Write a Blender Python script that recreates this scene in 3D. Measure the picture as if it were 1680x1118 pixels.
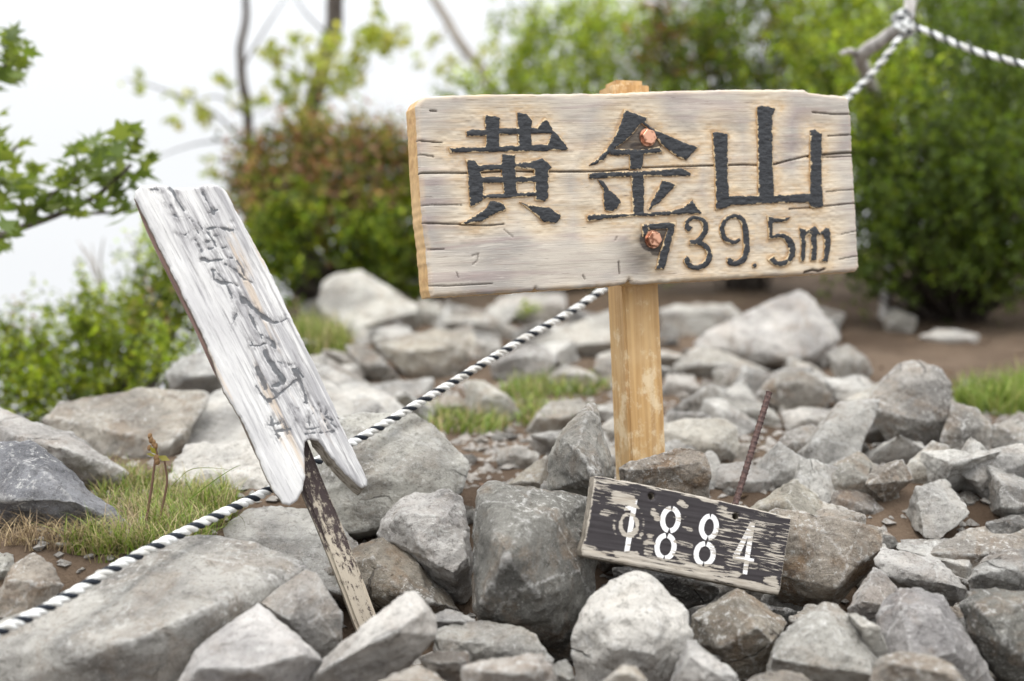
import bpy, bmesh, math, random
import numpy as np
from mathutils import Vector, Matrix
from mathutils.geometry import delaunay_2d_cdt

random.seed(7)
RNG = np.random.default_rng(7)
for _o in list(bpy.data.objects):
    bpy.data.objects.remove(_o)
SC = bpy.context.scene
COL = SC.collection

# ------------------------------------------------------------------ camera
W_, H_, LENS = 1680.0, 1118.0, 50.0
FPX = W_ / 36.0 * LENS
HORIZON = 430.0
PITCH = math.atan((H_ / 2 - HORIZON) / FPX)
CAMZ = 0.39
CAM = np.array([0.0, 0.0, CAMZ])
FWD = np.array([0, math.cos(PITCH), -math.sin(PITCH)])
UPV = np.array([0, math.sin(PITCH), math.cos(PITCH)])
RGT = np.array([1.0, 0, 0])
cd = bpy.data.cameras.new('camera')
cam = bpy.data.objects.new('camera', cd)
COL.objects.link(cam)
cd.lens, cd.sensor_width = LENS, 36.0
cd.clip_start, cd.clip_end = 0.05, 2000
cam.location = (0, 0, CAMZ)
cam.rotation_euler = (math.pi / 2 - PITCH, 0, 0)
cd.dof.use_dof = True
cd.dof.focus_distance = 2.08
cd.dof.aperture_fstop = 2.1
SC.camera = cam

# ------------------------------------------------------------------ light: bright mist all round, brighter overhead
SUN_EL, SUN_AZ = math.radians(72), math.radians(205)      # azimuth of the sun, clockwise from +Y
wd = bpy.data.worlds.new('World'); SC.world = wd; wd.use_nodes = True
nt = wd.node_tree; nt.nodes.clear()
out = nt.nodes.new('ShaderNodeOutputWorld')
bg = nt.nodes.new('ShaderNodeBackground')
sky = nt.nodes.new('ShaderNodeTexSky'); sky.sky_type = 'NISHITA'; sky.sun_disc = False
sky.sun_elevation = SUN_EL; sky.sun_rotation = SUN_AZ
hs = nt.nodes.new('ShaderNodeHueSaturation'); hs.inputs['Saturation'].default_value = 0.3
nt.links.new(sky.outputs[0], hs.inputs['Color'])
tc = nt.nodes.new('ShaderNodeTexCoord'); sx = nt.nodes.new('ShaderNodeSeparateXYZ')
nt.links.new(tc.outputs['Generated'], sx.inputs[0])
mr = nt.nodes.new('ShaderNodeMapRange'); mr.interpolation_type = 'SMOOTHSTEP'; mr.inputs[1].default_value = 0.04; mr.inputs[2].default_value = 1.0
mr.inputs[3].default_value = 6.45; mr.inputs[4].default_value = 21.0
nt.links.new(sx.outputs['Z'], mr.inputs[0])
mc = nt.nodes.new('ShaderNodeMix'); mc.data_type = 'RGBA'; mc.blend_type = 'MULTIPLY'; mc.inputs[0].default_value = 1.0
mc.inputs[6].default_value = (0.955, 0.975, 1.0, 1)
nt.links.new(mr.outputs[0], mc.inputs[7])
ad = nt.nodes.new('ShaderNodeMix'); ad.data_type = 'RGBA'; ad.inputs[0].default_value = 0.94
nt.links.new(hs.outputs[0], ad.inputs[6]); nt.links.new(mc.outputs[2], ad.inputs[7])
nt.links.new(ad.outputs[2], bg.inputs['Color'])
bg.inputs['Strength'].default_value = 0.1
nt.links.new(bg.outputs[0], out.inputs[0])
sl = bpy.data.lights.new('sun', 'SUN'); sl.energy = 1.3; sl.angle = math.radians(30); sl.color = (1.0, 0.96, 0.9)
so = bpy.data.objects.new('sun', sl); COL.objects.link(so)
sdir = Vector((math.sin(SUN_AZ) * math.cos(SUN_EL), math.cos(SUN_AZ) * math.cos(SUN_EL), math.sin(SUN_EL)))
so.rotation_euler = sdir.to_track_quat('Z', 'Y').to_euler()
so.location = (-3, -3, 6)
vs = SC.view_settings
vs.view_transform = 'Standard'; vs.look = 'None'; vs.gamma = 1.0; vs.use_curve_mapping = False
vs.exposure = 0.66
SC.cycles.max_bounces = 8
SC.cycles.transparent_max_bounces = 4

# ------------------------------------------------------------------ geometry helpers
def P(px, py, d):
    return CAM + d * (FWD + (px - W_ / 2) / FPX * RGT + (H_ / 2 - py) / FPX * UPV)

def ray(px, py):
    return FWD + (px - W_ / 2) / FPX * RGT + (H_ / 2 - py) / FPX * UPV

def _h(i, seed):
    n = (i[..., 0] * 374761393 + i[..., 1] * 668265263 + i[..., 2] * 2147483647 + seed * 974634777) & 0xFFFFFFFF
    n = ((n ^ (n >> 13)) * 1274126177) & 0xFFFFFFFF
    n = ((n ^ (n >> 16)) * 2246822519) & 0xFFFFFFFF
    return ((n ^ (n >> 15)) & 0xFFFF) / 32767.5 - 1.0

def noise(p, seed=0):
    p = np.asarray(p, float)
    i = np.floor(p).astype(np.int64); f = p - i
    u = f * f * f * (f * (f * 6 - 15) + 10)
    r = 0.0
    for dx in (0, 1):
        wx = u[..., 0] if dx else 1 - u[..., 0]
        for dy in (0, 1):
            wy = u[..., 1] if dy else 1 - u[..., 1]
            for dz in (0, 1):
                wz = u[..., 2] if dz else 1 - u[..., 2]
                r = r + wx * wy * wz * _h(i + np.array([dx, dy, dz]), seed)
    return r

def fbm(p, seed=0, octv=3):
    a, s, t = 1.0, 0.0, 0.0
    p = np.asarray(p, float)
    for k in range(octv):
        s = s + a * noise(p * 2 ** k + 13.7 * k, seed + k); t += a; a *= 0.5
    return s / t

def sstep(a, b, x):
    t = np.clip((x - a) / (b - a), 0.0, 1.0)
    return t * t * (3 - 2 * t)

def mesh_np(name, V, F, mats=(), smooth=True, attrs=None, mat_idx=None, tint=None):
    """V (n,3); F list of (m,k) index arrays or one array."""
    me = bpy.data.meshes.new(name)
    Fs = F if isinstance(F, (list, tuple)) else [F]
    Fs = [np.asarray(f, np.int32) for f in Fs if len(f)]
    V = np.asarray(V, np.float32)
    me.vertices.add(len(V)); me.vertices.foreach_set('co', V.ravel())
    loops = np.concatenate([f.ravel() for f in Fs])
    tot = np.concatenate([np.full(len(f), f.shape[1], np.int32) for f in Fs])
    start = np.concatenate([[0], np.cumsum(tot)[:-1]]).astype(np.int32)
    me.loops.add(len(loops)); me.loops.foreach_set('vertex_index', loops)
    me.polygons.add(len(tot)); me.polygons.foreach_set('loop_start', start)
    if mat_idx is not None:
        me.polygons.foreach_set('material_index', np.asarray(mat_idx, np.int32))
    me.update(calc_edges=True)
    me.polygons.foreach_set('use_smooth', np.full(len(tot), bool(smooth)))
    for m in mats:
        me.materials.append(m)
    for k, a in (attrs or {}).items():
        at = me.attributes.new(k, 'FLOAT', 'POINT'); at.data.foreach_set('value', np.asarray(a, np.float32))
    if tint is not None:
        at = me.attributes.new('tint', 'FLOAT_COLOR', 'POINT')
        c = np.ones((len(V), 4), np.float32); c[:, :3] = tint
        at.data.foreach_set('color', c.ravel())
    me.update()
    return me

def link(name, me, parent=None, label=None, cat=None, group=None, kind=None, loc=None):
    o = bpy.data.objects.new(name, me); COL.objects.link(o)
    if parent is not None: o.parent = parent
    if loc is not None: o.location = loc
    if label: o['label'] = label
    if cat: o['category'] = cat
    if group: o['group'] = group
    if kind: o['kind'] = kind
    return o

def tube(pts, rad, sides=8, cap=True):
    pts = np.asarray(pts, float); n = len(pts)
    rad = np.broadcast_to(np.asarray(rad, float), (n,))
    tan = np.gradient(pts, axis=0); tan /= np.linalg.norm(tan, axis=1)[:, None] + 1e-12
    ref = np.array([0, 0, 1.0]) if abs(tan[0][2]) < 0.9 else np.array([1.0, 0, 0])
    u = np.cross(tan[0], ref); u /= np.linalg.norm(u)
    V = []
    a = np.linspace(0, 2 * math.pi, sides, endpoint=False)
    for i in range(n):
        u = u - tan[i] * (u @ tan[i]); u /= np.linalg.norm(u)
        v = np.cross(tan[i], u)
        V.append(pts[i] + rad[i] * (np.cos(a)[:, None] * u + np.sin(a)[:, None] * v))
    V = np.concatenate(V)
    i = np.arange(n - 1)[:, None] * sides; k = np.arange(sides)[None, :]; k2 = (k + 1) % sides
    F = np.stack([i + k, i + sides + k, i + sides + k2, i + k2], -1).reshape(-1, 4)
    Fs = [F[:, ::-1]]
    if cap:
        V = np.vstack([V, pts[0], pts[-1]])
        c0, c1 = n * sides, n * sides + 1; kk = np.arange(sides)
        Fs.append(np.concatenate([np.stack([np.full(sides, c0), kk, (kk + 1) % sides], 1)[:, ::-1],
                                  np.stack([np.full(sides, c1), (n - 1) * sides + kk, (n - 1) * sides + (kk + 1) % sides], 1)]))
    return V, Fs

def join(parts):
    """join [(V, [F...])...] into one V, [tri, quad]"""
    V, T, Q, o = [], [], [], 0
    for v, fs in parts:
        for f in (fs if isinstance(fs, list) else [fs]):
            f = np.asarray(f) + o
            (T if f.shape[1] == 3 else Q).append(f)
        V.append(v); o += len(v)
    F = []
    if T: F.append(np.concatenate(T))
    if Q: F.append(np.concatenate(Q))
    return np.concatenate(V), F

def spline(ctrl, n):
    c = np.asarray(ctrl, float)
    c = np.vstack([2 * c[0] - c[1], c, 2 * c[-1] - c[-2]])
    m = len(c) - 3; t = np.linspace(0, m - 1e-6, n); i = t.astype(int); f = (t - i)[:, None]
    p0, p1, p2, p3 = c[i], c[i + 1], c[i + 2], c[i + 3]
    return 0.5 * (2 * p1 + (p2 - p0) * f + (2 * p0 - 5 * p1 + 4 * p2 - p3) * f ** 2 + (3 * p1 - p0 - 3 * p2 + p3) * f ** 3)

# ------------------------------------------------------------------ shader helper
class M:
    def __init__(s, name, rough=0.8, spec=0.3):
        s.m = bpy.data.materials.new(name); s.m.use_nodes = True
        s.t = s.m.node_tree; s.b = s.t.nodes['Principled BSDF']
        s.b.inputs['Roughness'].default_value = rough
        s.b.inputs['Specular IOR Level'].default_value = spec
    def n(s, typ, **kw):
        nd = s.t.nodes.new('ShaderNode' + typ)
        for k, v in kw.items(): setattr(nd, k, v)
        return nd
    def put(s, inp, v):
        if isinstance(v, bpy.types.NodeSocket): s.t.links.new(v, inp)
        elif isinstance(v, (tuple, list)): inp.default_value = tuple(v) + ((1,) if len(v) == 3 and inp.type == 'RGBA' else ())
        else: inp.default_value = v
    def obj(s, scale=(1, 1, 1), rnd=False):
        tc = s.n('TexCoord').outputs['Object']
        mp = s.n('Mapping'); s.put(mp.inputs['Vector'], tc); mp.inputs['Scale'].default_value = scale
        if rnd:
            oi = s.n('ObjectInfo'); mm = s.n('Math', operation='MULTIPLY'); s.put(mm.inputs[0], oi.outputs['Random']); mm.inputs[1].default_value = 50
            cb = s.n('CombineXYZ')
            for k in range(3): s.put(cb.inputs[k], mm.outputs[0])
            s.put(mp.inputs['Location'], cb.outputs[0])
        return mp.outputs[0]
    def noise(s, vec, scale=5, detail=4, rough=0.55, dist=0):
        nd = s.n('TexNoise'); s.put(nd.inputs['Vector'], vec)
        nd.inputs['Scale'].default_value = scale; nd.inputs['Detail'].default_value = detail
        nd.inputs['Roughness'].default_value = rough; nd.inputs['Distortion'].default_value = dist
        return nd.outputs['Fac']
    def ramp(s, v, a, b, lo=0.0, hi=1.0):
        nd = s.n('MapRange', interpolation_type='SMOOTHSTEP'); s.put(nd.inputs[0], v)
        s.put(nd.inputs[1], a); s.put(nd.inputs[2], b); s.put(nd.inputs[3], lo); s.put(nd.inputs[4], hi)
        return nd.outputs[0]
    def mix(s, f, a, b, mode='MIX'):
        nd = s.n('Mix', data_type='RGBA', blend_type=mode); s.put(nd.inputs[0], f); s.put(nd.inputs[6], a); s.put(nd.inputs[7], b)
        return nd.outputs[2]
    def math(s, op, a, b=0.0, clamp=False):
        nd = s.n('Math', operation=op, use_clamp=clamp); s.put(nd.inputs[0], a); s.put(nd.inputs[1], b)
        return nd.outputs[0]
    def attr(s, name, col=False):
        nd = s.n('Attribute', attribute_name=name)
        return nd.outputs['Color' if col else 'Fac']
    def bump(s, h, strength=0.5, dist=0.002, normal=None):
        nd = s.n('Bump'); s.put(nd.inputs['Height'], h); nd.inputs['Strength'].default_value = strength; nd.inputs['Distance'].default_value = dist
        if normal is not None: s.put(nd.inputs['Normal'], normal)
        return nd.outputs[0]
    def done(s, color=None, normal=None, rough=None, metal=None):
        if color is not None: s.put(s.b.inputs['Base Color'], color)
        if normal is not None: s.put(s.b.inputs['Normal'], normal)
        if rough is not None: s.put(s.b.inputs['Roughness'], rough)
        if metal is not None: s.put(s.b.inputs['Metallic'], metal)
        return s.m

def mat_rock():
    m = M('weathered_stone', 0.88, 0.2)
    v = m.obj(rnd=True)
    oi = m.n('ObjectInfo'); base = oi.outputs['Color']
    big = m.noise(v, 8, 5, 0.62)
    mid = m.noise(v, 30, 7, 0.72, 0.5)
    spk = m.noise(v, 110, 5, 0.75, 0.2)
    fine = m.noise(v, 420, 3, 0.75)
    c = m.mix(m.ramp(big, 0.32, 0.68), m.mix(1.0, base, (0.55, 0.54, 0.53), 'MULTIPLY'), m.mix(1.0, base, (1.25, 1.23, 1.18), 'MULTIPLY'))
    rust = m.math('MULTIPLY', m.ramp(m.noise(v, 15, 6, 0.68, 0.8), 0.46, 0.64), oi.outputs['Alpha'])
    c = m.mix(rust, c, m.mix(m.ramp(mid, 0.35, 0.65), (0.13, 0.078, 0.045), (0.30, 0.20, 0.115)))
    c = m.mix(m.ramp(mid, 0.52, 0.72, 0, 0.7), c, m.mix(1.0, c, (0.48, 0.47, 0.455), 'MULTIPLY'))
    lich = m.math('MULTIPLY', m.ramp(spk, 0.545, 0.63, 0, 0.75), m.ramp(m.noise(v, 9, 4, 0.6), 0.42, 0.60))
    c = m.mix(lich, c, (0.60, 0.59, 0.56))
    c = m.mix(m.ramp(spk, 0.46, 0.36, 0, 0.6), c, m.mix(1.0, c, (0.42, 0.41, 0.40), 'MULTIPLY'))
    c = m.mix(m.ramp(fine, 0.56, 0.70, 0, 0.55), c, (0.06, 0.058, 0.056))
    c = m.mix(m.ramp(fine, 0.44, 0.30, 0, 0.45), c, (0.52, 0.51, 0.49))
    wp = m.n('VectorMath', operation='ADD'); nz = m.n('TexNoise'); m.put(nz.inputs['Vector'], v); nz.inputs['Scale'].default_value = 14; nz.inputs['Detail'].default_value = 4
    sc_ = m.n('VectorMath', operation='SCALE'); m.put(sc_.inputs[0], nz.outputs['Color']); sc_.inputs['Scale'].default_value = 0.045
    m.put(wp.inputs[0], v); m.put(wp.inputs[1], sc_.outputs[0])
    vo = m.n('TexVoronoi', feature='DISTANCE_TO_EDGE'); m.put(vo.inputs['Vector'], wp.outputs[0]); vo.inputs['Scale'].default_value = 6.5
    crk = m.math('MULTIPLY', m.ramp(vo.outputs['Distance'], 0.012, 0.003), m.ramp(m.noise(v, 5, 2), 0.57, 0.63))
    c = m.mix(m.math('MULTIPLY', crk, 0.6), c, (0.04, 0.037, 0.034))
    vn = m.n('TexVoronoi', feature='DISTANCE_TO_EDGE'); m.put(vn.inputs['Vector'], wp.outputs[0]); vn.inputs['Scale'].default_value = 4.1
    c = m.mix(m.math('MULTIPLY', m.ramp(vn.outputs['Distance'], 0.012, 0.003, 0, .4), m.ramp(spk, .42, .56)), c, (0.6, 0.59, 0.57))
    pt = m.n('NewGeometry').outputs['Pointiness']
    c = m.mix(m.math('MULTIPLY', m.ramp(pt, 0.512, 0.56, 0, 0.75), m.ramp(spk, .36, .52)), c, m.mix(0.55, c, (0.58, 0.57, 0.55)))
    h = m.math('ADD', m.math('MULTIPLY', m.noise(v, 55, 9, 0.72, 0.3), 1.0), m.math('MULTIPLY', fine, 0.16))
    ch = m.n('TexVoronoi', feature='F1'); m.put(ch.inputs['Vector'], wp.outputs[0]); ch.inputs['Scale'].default_value = 26
    ch2 = m.n('TexVoronoi', feature='F1'); m.put(ch2.inputs['Vector'], wp.outputs[0]); ch2.inputs['Scale'].default_value = 11
    h = m.math('SUBTRACT', h, m.math('MULTIPLY', ch.outputs['Distance'], 0.45))
    h = m.math('SUBTRACT', h, m.math('MULTIPLY', ch2.outputs['Distance'], 0.7))
    h = m.math('SUBTRACT', h, m.math('MULTIPLY', crk, 0.45))
    return m.done(c, m.bump(h, 1.0, 0.012))

def mat_leaf(name='leaf_green', trans=0.45):
    m = M(name, 0.5, 0.35)
    col = m.attr('tint', True)
    m.put(m.b.inputs['Base Color'], col)
    tr = m.n('BsdfTranslucent'); m.put(tr.inputs['Color'], m.mix(1.0, col, (1.6, 1.55, 0.75), 'MULTIPLY'))
    mx = m.n('MixShader'); mx.inputs[0].default_value = trans
    m.t.links.new(m.b.outputs[0], mx.inputs[1]); m.t.links.new(tr.outputs[0], mx.inputs[2])
    m.t.links.new(mx.outputs[0], m.t.nodes['Material Output'].inputs[0])
    return m.m

def mat_bark(name, c0, c1, scale=60):
    m = M(name, 0.9, 0.2)
    v = m.obj((1, 1, 0.25))
    n_ = m.noise(v, scale, 5, 0.65)
    return m.done(m.mix(m.ramp(n_, 0.35, 0.65), c0, c1), m.bump(n_, 0.7, 0.004))

def mat_soil():
    m = M('brown_soil', 0.95, 0.1)
    v = m.obj()
    a = m.noise(v, 3.5, 5, 0.6); b = m.noise(v, 30, 6, 0.7); f = m.noise(v, 150, 3, 0.7)
    c = m.mix(m.ramp(a, 0.35, 0.65), (0.075, 0.052, 0.036), (0.135, 0.098, 0.07))
    c = m.mix(m.ramp(b, 0.5, 0.75, 0, 0.7), c, (0.075, 0.052, 0.036))
    c = m.mix(m.ramp(f, 0.6, 0.75, 0, 0.3), c, (0.24, 0.20, 0.165))
    return m.done(c, m.bump(m.math('ADD', b, m.math('MULTIPLY', f, 0.4)), 0.9, 0.012))

ROCK = mat_rock(); LEAF = mat_leaf(); SOIL = mat_soil()
BARK_D = mat_bark('dark_bark', (0.05, 0.04, 0.035), (0.13, 0.11, 0.095))
BARK_P = mat_bark('pale_bark', (0.22, 0.19, 0.16), (0.42, 0.38, 0.34), 40)

# ------------------------------------------------------------------ the ground: a summit with drops around it
def G(x, y):
    x = np.asarray(x, float); y = np.asarray(y, float)
    z = np.where(y < 1.95, -0.28 * (1.95 - np.maximum(y, -0.6)), 0.0)
    z = z - 0.20 * sstep(1.97, 1.74, y) * sstep(-0.30, -0.46, x)
    z = z - 0.17 * sstep(-0.47, -0.36, x) * sstep(2.38, 2.02, y)          # hollow under the heap of stones
    z = z + 0.08 * np.clip(y - 2.2, 0, 5.8) - 0.35 * np.clip(y - 8.0, 0, None)
    z = z - 0.3 * np.clip(-0.6 - y, 0, None) - 0.3 * np.clip(x - 4.5, 0, None)
    xe = np.interp(y, [2.5, 2.95, 3.4, 5.0, 9], [-1.3, -0.84, -0.80, -0.88, -0.9])
    z = z - 0.85 * np.log1p(np.exp(np.clip((xe - x) * 12, -40, 40))) / 12 - 0.0
    z = z - 0.85 * np.where((xe - x) * 12 > 40, (xe - x) - 40 / 12, 0)
    p = np.stack([x, y, np.zeros_like(x)], -1)
    return z + 0.018 * fbm(p * 3.1, 5, 3) + 0.006 * noise(p * 22, 9)

def build_ground():
    def axis(a, b, step, far):
        mid = list(np.arange(a, b + 1e-6, step)); lo, hi = [], []
        s, c = step, a
        while c > -far: s *= 1.28; c -= s; lo.append(c)
        s, c = step, b
        while c < far: s *= 1.28; c += s; hi.append(c)
        return np.array(lo[::-1] + mid + hi)
    xs, ys = axis(-2.4, 3.4, 0.03, 260), axis(1.0, 8.2, 0.03, 260)
    X, Y = np.meshgrid(xs, ys)
    V = np.stack([X, Y, G(X, Y)], -1).reshape(-1, 3)
    n, k = len(xs), len(ys)
    i = (np.arange(k - 1)[:, None] * n + np.arange(n - 1)[None, :]).ravel()
    F = np.stack([i, i + 1, i + n + 1, i + n], 1)
    link('ground', mesh_np('ground', V, F, [SOIL]), kind='structure')
build_ground()

def ground_hit(px, py, lo=1.3, hi=9.0):
    r = ray(px, py); c = np.arange(lo, hi, 0.1); q = CAM + c[:, None] * r
    k = np.nonzero(q[:, 2] <= G(q[:, 0], q[:, 1]))[0]
    if len(k): lo, hi = max(lo, float(c[k[0]]) - 0.1), float(c[k[0]]) + 0.02
    else: return hi
    ds = np.arange(lo, hi, 0.01)
    pts = CAM + ds[:, None] * r
    below = np.nonzero(pts[:, 2] <= G(pts[:, 0], pts[:, 1]))[0]
    return float(ds[below[0]]) if len(below) else hi

# ------------------------------------------------------------------ crops the outlines were measured in: (x0, y0, scale)
CROP = {'A': (660, 110, 2.8675), 'B': (1030, 110, 2.8675), 'S': (200, 290, 2.7955), 'T': (380, 640, 2.793),
        'N': (900, 630, 2.943), 'L': (0, 560, 2.0036), 'C': (500, 760, 3.0), 'R': (1000, 860, 2.4706),
        'K': (480, 400, 2.662), 'D': (1080, 430, 2.378), 'Q': (0, 0, 1.0), 'G': (1240, 0, 2.3295)}
def cr(k, pts):
    x0, y0, s = CROP[k]
    return [(x0 + p[0] / s, y0 + p[1] / s) + tuple(p[2:]) for p in pts]

class Plane:
    """a board's front plane: local x along the board, z up it, y into it"""
    def __init__(s, px, py, d, yaw, tilt, roll):
        s.o = P(px, py, d)
        s.R = (Matrix.Rotation(math.radians(yaw), 3, 'Z') @ Matrix.Rotation(math.radians(-tilt), 3, 'X') @ Matrix.Rotation(math.radians(-roll), 3, 'Y'))
        s.m = np.array(s.R)
    def loc(s, px, py, depth=0.0):
        r = ray(px, py); n = s.m[:, 1]; q = s.o + n * depth
        t = ((q - CAM) @ n) / (r @ n)
        v = s.m.T @ (CAM + t * r - s.o)
        return (v[0], v[2])
    def poly(s, pts, depth=0.0):
        return [s.loc(p[0], p[1], depth) for p in pts]
    def world(s):
        return Matrix.Translation(Vector(s.o)) @ s.R.to_4x4()

def inside(poly, X):
    p = np.asarray(poly); x, y = X[:, 0], X[:, 1]; c = np.zeros(len(X), bool)
    j = len(p) - 1
    for i in range(len(p)):
        yi, yj = p[i, 1], p[j, 1]
        if yi != yj:
            c ^= ((yi > y) != (yj > y)) & (x < (p[j, 0] - p[i, 0]) * (y - yi) / (yj - yi) + p[i, 0])
        j = i
    return c

def seg_dist(X, A, B, cap=0.05):
    """distance from points to segments, exact up to cap"""
    A, B = np.asarray(A, float), np.asarray(B, float)
    X = np.asarray(X, float); od = np.argsort(X[:, 0], kind='stable'); xs = X[od, 0]; ys = X[od, 1]
    out = np.full(len(X), cap * cap)
    for a, b in zip(A, B):
        i, j = np.searchsorted(xs, (min(a[0], b[0]) - cap, max(a[0], b[0]) + cap))
        if i == j: continue
        ex, ey = b - a; px, py = xs[i:j] - a[0], ys[i:j] - a[1]
        t = np.clip((px * ex + py * ey) / (ex * ex + ey * ey + 1e-15), 0, 1)
        px = px - t * ex; py = py - t * ey
        np.minimum(out[i:j], px * px + py * py, out=out[i:j])
    r = np.empty(len(X)); r[od] = np.sqrt(out)
    return r

def line_dist(X, line, cap=0.03):
    l = np.asarray(line, float)
    return seg_dist(X, l[:-1], l[1:], cap)

def poly_dist(X, polys, cap=0.05):
    A = np.concatenate([np.asarray(p, float) for p in polys]); B = np.concatenate([np.roll(np.asarray(p, float), -1, 0) for p in polys])
    return seg_dist(X, A, B, cap)

def densify(poly, sp, wob=0.0, seed=0, closed=True):
    p = np.asarray(poly, float); out = []
    n = len(p)
    for i in range(n if closed else n - 1):
        a, b = p[i], p[(i + 1) % n]; k = max(1, int(np.linalg.norm(b - a) / sp))
        for t in range(k): out.append(a + (b - a) * t / k)
    if not closed: out.append(p[-1])
    out = np.array(out)
    if wob:
        q = np.column_stack([out / (sp * 4), np.zeros(len(out))])
        out = out + wob * np.stack([noise(q, seed), noise(q + 31.3, seed + 1)], 1)
    return out

def plate(outers, sp, thick, rnd, front, holes=(), wob=0.0, seed=1, back=True, shift=None, y0=0.0):
    """a board or letter: the union of outlines, a finely meshed front shaped by front(X, d), sides and a back"""
    polys = [densify(p, sp, wob, seed + k) for k, p in enumerate(outers)]
    hol = [densify(p, sp) for p in holes]
    pts, edges = [], []
    for p in polys + hol:
        o = len(pts); pts += [tuple(q) for q in p]; edges += [(o + i, o + (i + 1) % len(p)) for i in range(len(p))]
    allp = np.array(pts)
    lo, hi = allp.min(0), allp.max(0)
    gx, gy = np.meshgrid(np.arange(lo[0], hi[0], sp), np.arange(lo[1], hi[1], sp * 0.87))
    gx = gx + (np.arange(gx.shape[0])[:, None] % 2) * sp * 0.5
    g = np.stack([gx.ravel(), gy.ravel()], 1); g = g + np.random.default_rng(seed).uniform(-0.12, 0.12, g.shape) * sp
    def inn(X):
        r = np.zeros(len(X), bool)
        for p in polys: r |= inside(p, X)
        for p in hol: r &= ~inside(p, X)
        return r
    g = g[inn(g)]
    g = g[poly_dist(g, polys + hol, sp) > 0.55 * sp]
    allv = [Vector(p) for p in pts] + [Vector(p) for p in g]
    v, e, f, *_ = delaunay_2d_cdt(allv, edges, [], 0, 1e-7)
    v = np.array([tuple(q) for q in v]); f = np.array([q for q in f if len(q) == 3])
    keep = inn(v[f].mean(1)); f = f[keep]
    a = v[f]; area = (a[:, 1, 0] - a[:, 0, 0]) * (a[:, 2, 1] - a[:, 0, 1]) - (a[:, 1, 1] - a[:, 0, 1]) * (a[:, 2, 0] - a[:, 0, 0])
    f = np.where((area < 0)[:, None], f[:, ::-1], f)
    ed = np.concatenate([f[:, [0, 1]], f[:, [1, 2]], f[:, [2, 0]]])
    key = np.sort(ed, 1); _, inv, cnt = np.unique(key, axis=0, return_inverse=True, return_counts=True)
    bd = ed[cnt[inv.ravel()] == 1]
    used = np.unique(f); remap = -np.ones(len(v), int); remap[used] = np.arange(len(used)); v = v[used]; f = remap[f]; bd = remap[bd]
    d = seg_dist(v, v[bd[:, 0]], v[bd[:, 1]], 0.016)
    rr = np.clip(rnd - d, 0, rnd)
    y = rnd - np.sqrt(np.maximum(rnd ** 2 - rr ** 2, 0)) if rnd else np.zeros(len(v))
    disp, attrs = front(v, d)
    y = y + disp
    V = np.column_stack([v[:, 0], y + y0, v[:, 1]])
    F = [f]; mi = [np.zeros(len(f), int)]
    bidx = np.unique(bd)
    bm = -np.ones(len(v), int); n0 = len(V)
    bm[bidx] = np.arange(len(bidx))
    bv = v[bidx]
    bs = bv if shift is None else bv + shift(bv)
    fr = V[bidx].copy(); bk = np.column_stack([bs[:, 0], np.full(len(bs), thick + y0), bs[:, 1]])
    V = np.vstack([V, fr, bk]); nb = len(bidx)
    q = np.stack([n0 + bm[bd[:, 0]], n0 + nb + bm[bd[:, 0]], n0 + nb + bm[bd[:, 1]], n0 + bm[bd[:, 1]]], 1)
    F.append(q); mi.append(np.ones(len(q), int))
    if back:
        V2, e2, f2, *_ = delaunay_2d_cdt([Vector(p) for p in bs], [(int(bm[a]), int(bm[b])) for a, b in bd], [], 0, 1e-7)
        V2 = np.array([tuple(p) for p in V2]); f2 = np.array([t for t in f2 if len(t) == 3])
        f2 = f2[inn((bv if len(V2) == len(bv) else V2)[f2].mean(1))]
        o = len(V); V = np.vstack([V, np.column_stack([V2[:, 0], np.full(len(V2), thick + y0), V2[:, 1]])])
        F.append(f2 + o); mi.append(np.ones(len(f2), int))
    at = {k: np.concatenate([a, a[bidx], np.zeros(len(V) - len(a) - nb)]) for k, a in attrs.items()}
    tri = [F[0]] + F[2:]
    mi = np.concatenate([mi[0]] + mi[2:] + [mi[1]])
    return V, [np.concatenate(tri), F[1]], at, mi

def ribbon(line, w):
    """outline of a brush stroke with width (or a width per point)"""
    l = np.asarray(line, float); n = len(l); w = np.broadcast_to(np.asarray(w, float), (n,)) / 2
    t = np.gradient(l, axis=0); t /= np.linalg.norm(t, axis=1)[:, None]
    nn = np.stack([-t[:, 1], t[:, 0]], 1)
    return [tuple(p) for p in l + nn * w[:, None]] + [tuple(p) for p in (l - nn * w[:, None])[::-1]]

def smooth_line(l, k=6):
    l = np.asarray(l, float)
    return spline(np.column_stack([l, np.zeros(len(l))]), (len(l) - 1) * k + 1)[:, :2]

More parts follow.
